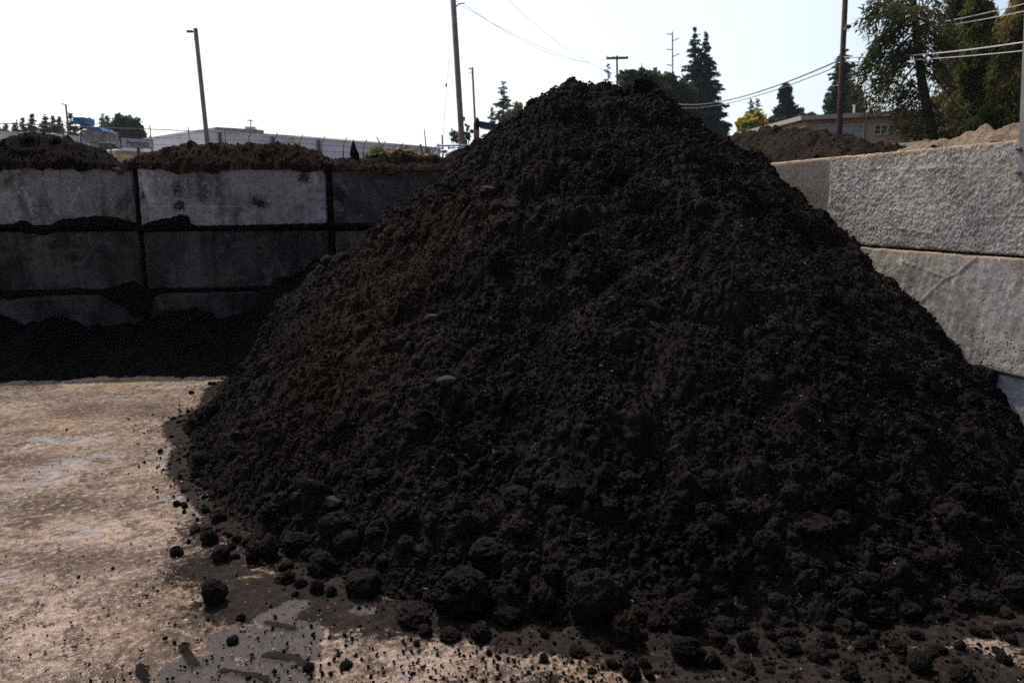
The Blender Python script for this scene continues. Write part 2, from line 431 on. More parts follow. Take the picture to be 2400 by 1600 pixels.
# ------------------------------------------------------------------ the heap
HH = 2.41; HP1 = (.40, 6.0); HP2 = (.97, 6.0)
AZ = [-180, -170, -150, -135, -120, -105, -90, -75, -60, -50, -30, 0, 30, 60, 90, 130, 150, 165, 180]
SL = [.78, .81, .88, .87, .79, .755, .705, .685, .725, .775, .79, .72, .72, .72, .72, .70, .74, .77, .77]
def heap_base(X, Y):
    t = np.clip((X-HP1[0])/(HP2[0]-HP1[0]), 0, 1); cx = HP1[0]+t*(HP2[0]-HP1[0])
    dx = X-cx; dy = Y-HP1[1]; d = np.hypot(dx, dy); a = np.degrees(np.arctan2(dy, dx))
    s = np.interp(a, AZ, SL)
    s = s*(1+.07*perlin(a/22., d*.5, 3.3)*sstep(.2, 1.2, d))
    z = HH - s*(np.sqrt(d*d+.12**2)-.12)
    # scooped face low on the left flank
    cl = sstep(-1.78, -2.12, X + .12*perlin(X*0, Y*2.1, 7.7)) * sstep(4.9, 5.6, Y)
    z = z - .30*cl
    kk = .055
    z = kk*np.logaddexp(0, z/kk) - .034
    # broad lumps, runnels down the slope
    amp = sstep(.05, .5, z)
    q_ = fbm(X*1.7, Y*1.7, 1.1, 3)
    z = z + amp*(.115*q_ + .07*fbm(X*4.3, Y*4.3, 4.1+z*4.3, 3))
    # little slumped steps: the slope steepens and flattens again
    st = z*2.6 + 1.3*fbm(X*1.1, Y*1.1, 6.6, 2); z = z + amp*.035*np.sin(st*2*math.pi/1.15)*sstep(-.25, .2, fbm(X*1.9, Y*1.9, 2.7, 2))
    z = z + amp*.03*(1-2*np.abs(fbm(a/7., d*1.1, 2.2, 3)))
    z = z + .06*np.exp(-((X-.99)**2+(Y-5.95)**2)/.009) + .05*np.exp(-((X-.46)**2+(Y-6.0)**2)/.02)
    return z

def splat(Z, xs, ys, pts, rad, k=.75, sink=.25, ball=False):
    """raise lumps (caps of spheres, a little faceted) out of the surface"""
    B = Z.copy()
    rng = np.random.RandomState(len(pts))
    ex = rng.uniform(.75, 1.3, len(pts)); rot = rng.uniform(0, math.pi, len(pts))
    for (px, py), r, e, q in zip(pts, rad, ex, rot):
        R2 = r*1.35
        i0 = np.searchsorted(xs, px-R2); i1 = np.searchsorted(xs, px+R2); j0 = np.searchsorted(ys, py-R2); j1 = np.searchsorted(ys, py+R2)
        if i1-i0 < 2 or j1-j0 < 2: continue
        dx = xs[i0:i1][None, :]-px; dy = ys[j0:j1][:, None]-py
        c, s_ = math.cos(q), math.sin(q)
        u = (dx*c+dy*s_)/e; v = (-dx*s_+dy*c)*e
        d2 = (u*u+v*v)/(r*r)
        m = d2 < 1
        b = r*k*np.sqrt(np.clip(1-d2, 0, 1)) - r*sink
        sub = Z[j0:j1, i0:i1]; bb = B[j0:j1, i0:i1]
        if ball:      # a ball resting in the slope: it stands proud on the downhill side
            zc = B[min(len(ys)-1, (j0+j1)//2), min(len(xs)-1, (i0+i1)//2)]
            b = zc + r*k*np.sqrt(np.clip(1-d2, 0, 1)) - r*sink
            sub[:] = np.where(m & (b < bb+r*.9), np.maximum(sub, b), sub)
        else: sub[:] = np.where(m, np.maximum(sub, bb+b), sub)
    return Z
def lumps(Z, xs, ys, n, r0, r1, seed, prob=None, p=2.2, **kw):
    rng = np.random.RandomState(seed)
    P = np.stack([rng.uniform(xs[0], xs[-1], n), rng.uniform(ys[0], ys[-1], n)], 1)
    r = r0+(r1-r0)*rng.rand(n)**p
    if prob is not None:
        ok = rng.rand(n) < prob(P[:, 0], P[:, 1]); P = P[ok]; r = r[ok]
    o = np.argsort(r)[::-1]
    return splat(Z, xs, ys, P[o], r[o], **kw)

hx = np.arange(-3.35, 3.05, .0070)
hy = np.concatenate([np.arange(1.75, 4.0, .0058), np.arange(4.0, 7.75, .0082)])
HX, HY = np.meshgrid(hx, hy)
HZ = heap_base(HX, HY)
def near_foot(x, y):      # where loose clods gather: the lower slope and the foot
    z = heap_base(x, y); return np.where(z > .006, .10+.9*sstep(.9, .15, z), 0)*sstep(0.0, .03, z+.02)
def on_heap(x, y):
    z = heap_base(x, y); m = fbm(x*1.3, y*1.3, 8.8, 2)
    return np.where(z > .03, np.clip(.55+1.3*m, .08, 1), 0)
gyv, gxv = np.gradient(HZ, hy, hx); nl = np.sqrt(1+gxv**2+gyv**2)
DD = np.zeros_like(HZ)        # relief measured along the slope's own normal
DD = lumps(DD, hx, hy, 420, .05, .15, 11, on_heap, k=.55, sink=.2)
DD = lumps(DD, hx, hy, 900, .035, .09, 12, near_foot, k=.85, sink=.15)
DD = lumps(DD, hx, hy, 14000, .016, .045, 13, lambda x, y: np.maximum(on_heap(x, y)*.6, near_foot(x, y)), k=.85, sink=.12)
DD = lumps(DD, hx, hy, 80000, .008, .020, 14, lambda x, y: np.where(heap_base(x, y) > .0, .9, 0), k=.95, sink=.1)
k_ = sstep(-.015, .04, HZ)
DD = (DD + .022*fbm(HX*9, HY*9, HZ*9, 3, .6) + .0085*fbm(HX*34, HY*34, HZ*34, 3, .8) + .0016*_rs.normal(size=HX.shape))*k_
HZ0 = HZ + DD*nl
DXh, DYh, HZ = HX-gxv/nl*DD, HY-gyv/nl*DD, HZ+DD/nl
wallmask = (HY < BF(HX)+.05) & (HX < RFX(HY)+.17)
def hit_base(u, v):
    d = ray(u, v); t_ = np.linspace(1.2, 8.5, 2000); P = np.array([0, 0, CH])[None]+d[None]*t_[:, None]
    return P[int(np.argmax(P[:, 2] < heap_base(P[:, 0], P[:, 1])))]
brown = np.zeros_like(HX)
for (u, v, a_, b_, k) in ((900, 680, .42, .55, 1.1), (1010, 570, .34, .30, 1.0), (820, 810, .35, .45, .9), (1090, 535, .30, .16, .8), (740, 900, .25, .35, .5)):
    c_ = hit_base(u, v); a_ *= 1.25; b_ *= 1.25; brown = np.maximum(brown, k*np.exp(-(((HX-c_[0])/a_)**2 + ((HY-c_[1])/b_)**2)))
brown = np.clip(brown + .12*sstep(-.1, .5, fbm(HX*2, HY*2, 3, 3)), 0, 1)
heap = grid_obj('compost_heap', DXh, DYh, HZ, M_SOIL, mask=wallmask & (HZ > -.004), attrs={'brown': brown})
tag(heap, 'tall black heap of crumbly compost filling the middle of the yard', 'compost heap')
def heap_at(x, y):
    i = np.clip(np.searchsorted(hx, x)-1, 0, len(hx)-2); j = np.clip(np.searchsorted(hy, y)-1, 0, len(hy)-2)
    tx = (x-hx[i])/(hx[i+1]-hx[i]); ty = (y-hy[j])/(hy[j+1]-hy[j])
    tx = np.clip(tx, 0, 1); ty = np.clip(ty, 0, 1)
    z = (HZ0[j, i]*(1-tx)+HZ0[j, i+1]*tx)*(1-ty) + (HZ0[j+1, i]*(1-tx)+HZ0[j+1, i+1]*tx)*ty
    return np.maximum(z, 0)
def hit_heap(u, v):
    d = ray(u, v); t = np.linspace(1.2, 8.5, 3000)
    P = np.array([0, 0, CH])[None]+d[None]*t[:, None]
    below = P[:, 2] < heap_at(P[:, 0], P[:, 1])
    i = int(np.argmax(below)) if below.any() else -1
    return P[i]

# ------------------------------------------------------------------ ground, one sheet to the horizon
def axis(lo, hi, f0, f1, step, far):
    a = [f0]; s = step
    left = []
    x = f0
    while x > lo: s *= 1.25; x -= s; left.append(x)
    s = step; right = []; x = f1
    while x < hi: s *= 1.25; x += s; right.append(x)
    return np.array(left[::-1] + list(np.arange(f0, f1, step)) + [f1] + right)
gx = axis(-900, 900, -5.2, 3.3, .0125, 0)
gy0 = [1.45]
while gy0[-1] < 7.6: gy0.append(gy0[-1]+.0052*gy0[-1]**.9)
s = .04; x = gy0[-1]; r_ = []
while x < 1800: s *= 1.25; x += s; r_.append(x)
s = .02; x = gy0[0]; l_ = []
while x > -300: s *= 1.25; x -= s; l_.append(x)
gy = np.array(l_[::-1]+gy0+r_)
GX, GY = np.meshgrid(gx, gy)
near = sstep(-7, -5.2, GX)*sstep(4.5, 3.3, GX)*sstep(.5, 1.5, GY)*sstep(8.5, 7.6, GY)
hb = heap_base(np.clip(GX, -4, 3.4), np.clip(GY, 1.4, 8))
n_a = fbm(GX*1.3, GY*1.3, 2.0, 4); n_b = fbm(GX*5, GY*5, 6.0, 4, .6); n_c = fbm(GX*24, GY*24, 9.0, 3, .65)
def blob(u, v, ru, rv, e=1.0):          # soft mark on the ground round a measured spot
    c = gr(u, v); sx = abs(gr(u+ru, v)[0]-c[0]); sy = abs(gr(u, v-rv)[1]-gr(u, v+rv)[1])/2
    return np.exp(-(((GX-c[0])/sx)**2+((GY-c[1])/sy)**2)*e)
damp = np.zeros_like(GX)
for a in ((650, 1445, 50, 28), (560, 1500, 90, 40), (660, 1530, 110, 45), (470, 1570, 110, 45), (690, 1490, 80, 40), (600, 1590, 160, 40), (880, 1352, 42, 16),
          (915, 1392, 35, 16), (850, 1430, 40, 14), (500, 1163, 40, 9), (690, 1420, 40, 20)):
    damp = np.maximum(damp, blob(*a))
damp = sstep(.30, .60, damp+.16*n_b)
# exposed bluish concrete on the left: streaky islands
gs = fbm(GX*2.3+GY*1.1, GY*5.0, 3.0, 5, .6)
reg = np.zeros_like(GX)
for a in ((180, 1075, 170, 60), (60, 1140, 110, 60), (170, 1260, 90, 50), (30, 1330, 60, 40), (330, 1090, 90, 40), (130, 1030, 90, 20), (420, 1160, 60, 25)): reg = np.maximum(reg, blob(*a))
grey = np.clip(.44+(gs*1.2+.42*reg-.42)*.8, 0, .56)*sstep(.15, .5, reg)
# soil film thinning away from the heap
soil = sstep(.0003, .016, hb+.034)*1.05
for a in ((780, 1400, 330, 110), (520, 1330, 150, 70), (1000, 1460, 300, 60), (520, 1230, 110, 60), (620, 1420, 220, 60)): soil = np.maximum(soil, .78*blob(*a))
for a in ((1900, 1590, 900, 140), (1300, 1500, 300, 60), (2380, 1470, 220, 110), (900, 1430, 330, 60), (700, 1380, 260, 50), (560, 1400, 90, 60)): soil = np.maximum(soil, .98*blob(*a))
for a in ((1010, 1540, 170, 50), (1250, 1560, 120, 35), (1420, 1590, 80, 30), (2300, 1500, 60, 22), (2380, 1540, 60, 40), (1960, 1590, 100, 22), (1700, 1592, 80, 12), (1530, 1585, 90, 14)): soil = soil-.38*blob(*a)
soil = np.clip(soil+.22*n_b+.16*n_a, 0, 1.3)
soil = soil*(1-.75*damp)
stain = np.zeros_like(GX)
for a in ((430, 1490, 120, 90), (200, 1310, 230, 32), (560, 1210, 50, 80), (120, 1180, 150, 28), (300, 960, 250, 22), (330, 1390, 90, 50), (40, 1080, 120, 22), (450, 1330, 70, 50), (250, 1580, 130, 40)): stain = np.maximum(stain, blob(*a))
tan = sstep(-.15, .35, n_a+.25*n_b)
for a in ((60, 1480, 230, 110), (1330, 1545, 260, 50), (1250, 1480, 120, 30)): tan = np.maximum(tan, .9*blob(*a))
for a in ((400, 1470, 130, 80), (150, 1330, 200, 40)): tan = tan*(1-.7*blob(*a))
crumb = np.zeros_like(GX)
for a in ((60, 1480, 200, 120), (120, 1560, 260, 80), (330, 1400, 120, 40)): crumb = np.maximum(crumb, blob(*a))
ridge = np.zeros_like(GX)
for pl in (((429, 1510), (440, 1535), (457, 1555)), ((629, 1534), (689, 1544), (723, 1565)), ((523, 1572), (574, 1580), (625, 1592)), ((327, 1560), (340, 1598)), ((625, 1461), (685, 1472))):
    for (a, b) in zip(pl[:-1], pl[1:]):
        A = gr(*a); B = gr(*b)
        t = np.clip(((GX-A[0])*(B[0]-A[0])+(GY-A[1])*(B[1]-A[1]))/((B[0]-A[0])**2+(B[1]-A[1])**2), 0, 1)
        d = np.hypot(GX-A[0]-t*(B[0]-A[0]), GY-A[1]-t*(B[1]-A[1]))
        ridge = np.maximum(ridge, sstep(.026, .004, d+.022*n_c+.016*n_b))
GZ = near*(.010*n_a+.003*n_b*(1-.8*damp)+.0022*n_c*(1-.9*damp)+.007*soil*(1+1.8*n_c)+.014*ridge*(1+.8*n_c)+.006*crumb*n_c) - .004*near
t = NT('yard_ground')
P_ = t.pos
PR = t.map(P_, rot=(0, 0, R(-24)))
stre = t.noise(t.map(PR, scale=(1, 1.15, 1)), 5.0, 10, .76, 1.0)
flk = t.noise(t.map(PR, scale=(1, 1.0, 1)), 30, 8, .82)
fin = t.noise(P_, 85, 4, .8); grn = t.voro(P_, 95)
c = t.mix(t.rng(stre, .43, .57), (0.0997, 0.0701, 0.0549), (0.2394, 0.1753, 0.1382))
c = t.mix(t.math('MULTIPLY', t.attr('tan'), t.rng(stre, .42, .55, .05, .95)), c, (0.3690, 0.2726, 0.2120))
c = t.mix(t.rng(t.noise(P_, 1.3, 4), .53, .66, 0, .6), c, (0.3293, 0.2182, 0.1286))
sn = t.math('ADD', t.attr('stain'), t.math('MULTIPLY', t.math('SUBTRACT', stre, .5), 2.2))
c = t.mix(t.rng(sn, .30, .80, 0, .72), c, (0.0793, 0.0537, 0.0424))
c = t.mix(t.rng(flk, .505, .585, 0, .68), c, (0.0479, 0.0351, 0.0293))
c = t.mix(t.rng(flk, .455, .39, 0, .75), c, (0.4689, 0.3798, 0.3122))
gm = t.rng(t.math('ADD', t.attr('grey'), t.math('MULTIPLY', t.math('SUBTRACT', t.noise(t.map(PR, scale=(1, 2.4, 1)), 19, 8, .78), .5), 2.2)), .50, .58)
c = t.mix(t.math('MULTIPLY', gm, .8), c, (.300, .282, .300))
c = t.mix(t.math('MULTIPLY', t.rng(grn, .30, .12), t.math('MULTIPLY', t.attr('crumb'), .85)), c, (0.7182, 0.6038, 0.5109))
c = t.mix(t.math('MULTIPLY', t.rng(t.voro(t.map(PR, scale=(1, 1.8, 1)), 44), .20, .10), t.rng(t.noise(P_, 6, 3), .50, .58, 0, .75)), c, (0.5985, 0.4967, 0.3974))
dm = t.rng(t.math('ADD', t.attr('damp'), t.math('MULTIPLY', t.math('SUBTRACT', t.noise(P_, 9, 7, .8), .5), 2.6)), .45, .55)
c = t.mix(t.math('MULTIPLY', dm, .92), c, t.mix(t.rng(fin, .42, .62), (.086, .073, .070), (.040, .033, .031)))
sm = t.rng(t.math('ADD', t.attr('soil'), t.math('MULTIPLY', t.math('SUBTRACT', t.noise(P_, 26, 8, .78), .5), 2.0)), .30, .50)
c = t.mix(t.math('MULTIPLY', sm, .95), c, t.mix(t.rng(t.noise(P_, 48, 6, .85), .46, .58), (.0080, .0062, .0056), (.0215, .0150, .0120)))
rd = t.rng(t.math('ADD', t.attr('ridge'), t.math('MULTIPLY', t.math('SUBTRACT', flk, .5), 1.2)), .40, .55)
c = t.mix(rd, c, (.010, .008, .0075))
ro = t.rng(dm, 0, 1, .92, .6)
M_GROUND = t.finish(c, ro, .07, t.math('ADD', flk, t.math('MULTIPLY', t.noise(P_, 190, 3, .7), .5)), .55, .010)
ground = grid_obj('ground', GX, GY, GZ, M_GROUND, attrs={'damp': damp, 'grey': grey, 'soil': soil, 'tan': tan, 'crumb': crumb, 'ridge': ridge, 'stain': stain})
tag(ground, kind='structure')

# ------------------------------------------------------------------ drift of soil along the foot of the back wall
dpts = [(-700, 720), (-300, 735), (0, 741), (21, 741), (60, 766), (123, 738), (151, 738), (207, 767), (309, 759), (351, 745), (456, 715), (516, 746), (590, 727), (617, 674), (701, 636), (800, 590), (900, 560)]
dw = np.array([on_plane(u, v, (-5, 7.35), BE) for u, v in dpts])
dx_ = np.arange(-8.5, -1.1, .015); dy_ = np.arange(5.55, 7.95, .015)
DX, DY = np.meshgrid(dx_, dy_)
hw = np.interp(DX, dw[:, 0], dw[:, 2])
dist = (BF(DX)-DY)
wid = 1.12 + .12*perlin(DX*1.2, 0*DX, 4.4) + .25*sstep(-2.4, -1.8, DX)
DZ = hw*np.clip(1-dist/wid, -1, 1)*(1+.10*fbm(DX*3, DY*3, 1.7, 3)) + .045*fbm(DX*4, DY*4, 9.2, 3)*sstep(0, .3, dist) - .01
DZ = lumps(DZ, dx_, dy_, 2500, .03, .09, 31, lambda x, y: .6+0*x, k=.7, sink=.25)
DZ = lumps(DZ, dx_, dy_, 6000, .02, .04, 32, lambda x, y: .8+0*x, k=.8, sink=.2)
drift = grid_obj('soil_drift', DX, DY, DZ, M_SOILD, mask=(DY < BF(DX)+.04) & (DZ > -.02), attrs={'brown': DX*0})
tag(drift, 'low black bank of spilled compost lying in shade along the foot of the back wall', 'soil bank', kind='stuff')

# ------------------------------------------------------------------ concrete blocks
def block(name, O, e, n, L, h, t_, m, label, seed=0, step=.014, r0=.012, chip=.03, relief=.004, extra=None, marks=None, group='interlocking concrete blocks'):
    """O: lower corner on the face; e: along the wall; n: out of the face; the body lies behind the face"""
    e = np.array([e[0], e[1], 0.]); n = np.array([n[0], n[1], 0.]); up = np.array([0, 0, 1.])
    na, nb, nc = max(4, int(L/step)), max(3, int(t_/(step*2.5))), max(4, int(h/step))
    S = np.array([L, t_, h])
    def face(ax, side):
        a, b = [i for i in range(3) if i != ax]
        cn = [na, nb, nc]
        A, B = np.meshgrid(np.linspace(0, S[a], cn[a]+1), np.linspace(0, S[b], cn[b]+1))
        P = np.zeros(A.shape+(3,)); P[..., a] = A; P[..., b] = B; P[..., ax] = side*S[ax]
        idx = np.arange(A.size).reshape(A.shape)
        Fq = np.stack([idx[:-1, :-1], idx[:-1, 1:], idx[1:, 1:], idx[1:, :-1]], -1).reshape(-1, 4)
        return P.reshape(-1, 3), Fq
    Vs, Fs, off = [], [], 0
    for ax in range(3):
        for sd_ in (0, 1):
            P, Fq = face(ax, sd_); Vs.append(P); Fs.append(Fq+off); off += len(P)
    P = np.concatenate(Vs); Fq = np.concatenate(Fs)
    q3 = P + seed*13.7
    rr = r0 + chip*np.clip(fbm(q3[:, 0]*5, q3[:, 1]*5, q3[:, 2]*5, 4)*1.6+.05, 0, 1) + chip*.8*sstep(.25, .5, fbm(q3[:, 0]*1.9, q3[:, 1]*1.9, q3[:, 2]*1.9, 2))
    rr = np.minimum(rr, .1)[:, None]
    Q = np.clip(P, rr, S-rr); d = P-Q; ln = np.linalg.norm(d, axis=1, keepdims=True)+1e-9
    P2 = Q + rr*d/ln
    N = d/ln
    rel = relief*fbm(q3[:, 0]*9, q3[:, 1]*9, q3[:, 2]*9, 4, .6)
    if extra is not None: rel = rel + extra(P)*(P[:, 1] < .02)
    P2 = P2 + N*rel[:, None]
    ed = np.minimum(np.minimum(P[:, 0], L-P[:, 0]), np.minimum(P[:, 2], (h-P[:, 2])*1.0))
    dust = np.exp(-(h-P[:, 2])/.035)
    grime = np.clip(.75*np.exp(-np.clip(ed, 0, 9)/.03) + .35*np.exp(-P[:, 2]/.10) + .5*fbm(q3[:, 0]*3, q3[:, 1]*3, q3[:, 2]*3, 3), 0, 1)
    scr = 0*P[:, 0]; pit = 0*P[:, 0]
    if marks:
        Wf = np.array([O[0], O[1]])[None]+P[:, :1]*e[:2]; ax_ = P[:, 0]
        for kind_, a_, b_, wd_ in marks:
            pa = on_plane(*a_, (-5, 7.35), BE); pb = on_plane(*b_, (-5, 7.35), BE)
            A2 = np.array([(pa[:2]-np.array(O[:2]))@e[:2], pa[2]-O[2]]); B2 = np.array([(pb[:2]-np.array(O[:2]))@e[:2], pb[2]-O[2]])
            if kind_ == 's':
                ab = B2-A2; tt = np.clip(((P[:, 0]-A2[0])*ab[0]+(P[:, 2]-A2[1])*ab[1])/(ab@ab+1e-9), 0, 1)
                dd = np.hypot(P[:, 0]-A2[0]-tt*ab[0], P[:, 2]-A2[1]-tt*ab[1])
                scr = np.maximum(scr, sstep(wd_*1.6, wd_*.3, dd)*(P[:, 1] < .03))
            else:
                c2_ = (A2+B2)/2; h2_ = np.abs(B2-A2)/2+.01
                pit = np.maximum(pit, wd_*np.exp(-(((P[:, 0]-c2_[0])/h2_[0])**2+((P[:, 2]-c2_[1])/h2_[1])**2)))
    W = np.array([O[0], O[1], O[2]])[None] + P2[:, :1]*e - P2[:, 1:2]*n + P2[:, 2:]*up
    c = W.mean(0)*[1, 1, 0] + [0, 0, O[2]]
    # orient faces outward
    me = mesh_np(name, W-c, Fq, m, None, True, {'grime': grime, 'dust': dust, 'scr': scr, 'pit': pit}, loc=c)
    import bmesh
    bm = bmesh.new(); bm.from_mesh(me.data); bmesh.ops.remove_doubles(bm, verts=bm.verts, dist=.0004); bmesh.ops.recalc_face_normals(bm, faces=bm.faces); bm.to_mesh(me.data); bm.free()
    tag(me, label, 'concrete block', group)
    return me
bn = (BE[1], -BE[0])
def bx(u): # x on the back wall face seen at column u (near the wall's top)
    return on_plane(u, 450, (-5, 7.35), BE)
def bp_(xx, z): return (xx, BF(xx), z)
J1, J2 = bx(319)[0], bx(772)[0]
ex_ = BE[0]
LEN = (J2-J1)/ex_ - .045
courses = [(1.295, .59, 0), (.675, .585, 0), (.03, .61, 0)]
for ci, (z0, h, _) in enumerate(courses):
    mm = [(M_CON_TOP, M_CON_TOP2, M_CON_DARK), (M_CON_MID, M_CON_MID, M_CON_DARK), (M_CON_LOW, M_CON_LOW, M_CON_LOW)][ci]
    row = ['top', 'middle', 'lowest'][ci]
    lab = [['grey top-course block of the back wall under the black mound, far left',
            'palest bluish grey block in the top course of the back wall',
            'dark soil-stained block in the top course of the back wall, partly hidden by the heap'],
           ['stained block with pale scratches, second course of the back wall at the far left',
            'dark block with a white arrow-like scrape in the second course of the back wall',
            'dark second-course block showing only a narrow piece beside the heap'],
           ['lowest block of the back wall at the left, half buried in the soil bank',
            'lowest back wall block sunk in black soil under the one with the scrape', None]][ci]
    shx = [0, .008, -.01][ci]
    mk0 = [[('s', (160, 440), (171, 474), .012), ('s', (186, 437), (172, 475), .014), ('p', (50, 430), (90, 480), .6), ('p', (280, 505), (318, 525), .7), ('p', (90, 395), (110, 420), .6), ('s', (60, 450), (75, 500), .03)],
           [('s', (100, 588), (215, 585), .010), ('s', (236, 560), (188, 622), .009), ('s', (92, 558), (95, 583), .022), ('s', (209, 552), (214, 575), .014), ('p', (0, 575), (14, 590), 1.0), ('p', (45, 668), (60, 680), .9), ('p', (85, 608), (100, 625), .8), ('s', (248, 570), (262, 572), .018)],
           [('s', (20, 705), (230, 692), .016), ('p', (60, 740), (200, 790), .7)]][ci]
    mk1 = [[('p', (395, 465), (445, 500), .95), ('p', (575, 462), (640, 492), .9), ('p', (395, 415), (430, 470), .8), ('p', (325, 440), (345, 480), .8), ('p', (690, 400), (735, 435), .9), ('s', (330, 400), (352, 470), .05), ('s', (745, 490), (762, 508), .03), ('s', (330, 483), (560, 484), .006), ('s', (735, 400), (742, 430), .03)],
           [('s', (634, 642), (648, 600), .014), ('s', (648, 600), (664, 643), .019), ('s', (605, 572), (610, 590), .012), ('p', (528, 545), (540, 600), .9), ('p', (602, 570), (612, 592), .9), ('s', (530, 548), (536, 565), .014), ('s', (330, 560), (338, 610), .03), ('p', (600, 640), (640, 665), .6)],
           [('s', (370, 700), (380, 720), .03), ('s', (400, 690), (600, 684), .012)]][ci]
    mk2 = [[('s', (790, 420), (815, 450), .03), ('s', (880, 425), (895, 428), .02), ('p', (782, 400), (800, 500), .6), ('s', (783, 480), (800, 490), .04)], [], []][ci]
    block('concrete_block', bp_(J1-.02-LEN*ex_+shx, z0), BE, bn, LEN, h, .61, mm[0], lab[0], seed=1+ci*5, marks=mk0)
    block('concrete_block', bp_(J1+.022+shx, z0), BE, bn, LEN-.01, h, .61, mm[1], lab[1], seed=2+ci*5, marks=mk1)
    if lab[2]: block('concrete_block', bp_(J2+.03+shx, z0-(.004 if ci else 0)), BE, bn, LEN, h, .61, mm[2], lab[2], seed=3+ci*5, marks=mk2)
    for k in (2, 3):
        block('concrete_block', bp_(J1-.02-(LEN+.04)*k*ex_+.0, z0), BE, bn, LEN, h, .61, mm[0],
              'grey block further along the back wall, beyond the left edge, %s course' % row, seed=4+ci*5+k*31, step=.06)

def lines_relief(segs, hgt=.012, wd=.012):
    def f(P):
        r = 0*P[:, 0]
        for (a, b) in segs:
            a = np.array(a); b = np.array(b); ab = b-a
            t_ = np.clip(((P[:, 0]-a[0])*ab[0]+(P[:, 2]-a[1])*ab[1])/(ab@ab), 0, 1)
            d = np.hypot(P[:, 0]-a[0]-t_*ab[0], P[:, 2]-a[1]-t_*ab[1]) + .006*fbm(P[:, 0]*18, P[:, 2]*18, 1.0, 2)
            r = np.maximum(r, hgt*sstep(wd, wd*.2, d))
        return r
    return f
def stucco(P):
    a = fbm(P[:, 0]*26, P[:, 2]*20, 3.0, 3, .7); b = 0
    m = .45+.55*sstep(-.2, .25, fbm(P[:, 0]*2.4, P[:, 2]*2.4, 7, 2))
    return (.0034*a+.0045*b)*m + .0016*np.random.RandomState(3).normal(size=len(a))
# the right wall is measured from its far end: a = distance from the far edge of the near block towards the camera
def rr_(u, v):
    p = on_plane(u, v, RP, RE); return ((p[:2]-RP)@(-RE), p[2]-1.245)
near1 = [((rr_(2028, 395)), (rr_(2155, 397))), (rr_(2175, 396), rr_(2240, 392)), (rr_(2012, 410), rr_(2010, 500)), (rr_(2290, 508), rr_(2400, 506)), (rr_(2060, 535), rr_(2120, 537)), (rr_(2120, 537), rr_(2185, 548))]
def rel1(P): return stucco(P)+lines_relief(near1, .0035, .005)(P)
def rr2(u, v):
    p = on_plane(u, v, RP, RE); return ((p[:2]-RP)@(-RE), p[2]-.61)
crk = [(rr2(2150, 715), rr2(2210, 655)), (rr2(2210, 655), rr2(2245, 640)), (rr2(2245, 640), rr2(2290, 600)), (rr2(2110, 610), rr2(2230, 655))]
def rel2(P): return .0045*fbm(P[:, 0]*22, P[:, 2]*9, 3.0, 3)+lines_relief(crk, .0035, .006)(P)
def rel3(P): return .003*fbm(P[:, 0]*22, P[:, 2]*9, 6.0, 3)
def rO(a, z, back=0.0):       # a: distance from RP towards the camera
    p = RP - RE*a - RN*back; return (p[0], p[1], z)
e_r = -RE
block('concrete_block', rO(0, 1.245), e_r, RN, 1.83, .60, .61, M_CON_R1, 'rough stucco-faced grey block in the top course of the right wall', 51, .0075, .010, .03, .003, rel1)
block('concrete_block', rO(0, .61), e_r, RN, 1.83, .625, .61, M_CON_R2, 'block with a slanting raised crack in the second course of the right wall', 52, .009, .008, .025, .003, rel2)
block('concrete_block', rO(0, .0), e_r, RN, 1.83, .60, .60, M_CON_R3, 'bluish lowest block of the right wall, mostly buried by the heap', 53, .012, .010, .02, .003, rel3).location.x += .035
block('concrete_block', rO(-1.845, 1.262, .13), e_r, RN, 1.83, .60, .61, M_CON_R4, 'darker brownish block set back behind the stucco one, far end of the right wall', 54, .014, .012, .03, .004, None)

# packed soil in the joints of the back wall
strips = [
 ([(-400, 524), (0, 524), (30, 522), (50, 513), (62, 514), (78, 525), (125, 524), (135, 512), (180, 507), (240, 502), (290, 511), (312, 518), (325, 524), (333, 525), (352, 517), (385, 508), (400, 507), (425, 499), (441, 502), (446, 512), (447, 522), (462, 527), (600, 525), (768, 521), (800, 522), (900, 520)],
  [(-400, 540), (0, 536), (60, 545), (100, 552), (150, 540), (240, 536), (285, 533), (320, 541), (330, 546), (400, 541), (520, 538), (768, 533), (900, 530)]),
 ([(-400, 676), (0, 673), (40, 679), (60, 684), (125, 681), (180, 671), (232, 679), (255, 672), (288, 659), (312, 653), (335, 663), (355, 679), (450, 675), (540, 672), (620, 669)],
  [(-400, 695), (0, 701), (30, 703), (90, 692), (200, 691), (240, 691), (262, 708), (300, 722), (315, 745), (352, 742), (362, 694), (375, 688), (450, 682), (540, 679), (620, 676)])]
def strip_mesh(T, B, bul, name, label):
    us = np.arange(T[0][0], T[-1][0], 2.2)
    vt = np.interp(us, [p[0] for p in T], [p[1] for p in T]); vb = np.interp(us, [p[0] for p in B], [p[1] for p in B])
    K = 11
    V = []
    for u, a, b in zip(us, vt, vb):
        pa = on_plane(u, a, (-5, 7.35), BE); pb = on_plane(u, b, (-5, 7.35), BE)
        hgt = pa[2]-pb[2]
        for k in range(K):
            s_ = k/(K-1); p = pb*(1-s_)+pa*s_
            bu = (bul+.28*max(0, hgt-.05))*math.sin(math.pi*min(1, s_*.96+.04))**.7*(1.25-s_*.6)
            V.append((p[0], p[1]+.03-bu-.005, p[2]))
    V = np.array(V).reshape(len(us), K, 3)
    nn = fbm(V[..., 0]*16, V[..., 2]*16, 2.0, 4)
    V[..., 1] -= .022*nn; V[..., 2] += .014*fbm(V[..., 0]*22, V[..., 2]*9, 4.0, 3)
    o = grid_obj(name, V[..., 0], V[..., 1], V[..., 2], M_SOILD, attrs={'brown': V[..., 0]*0})
    return tag(o, label, 'packed soil', kind='stuff')
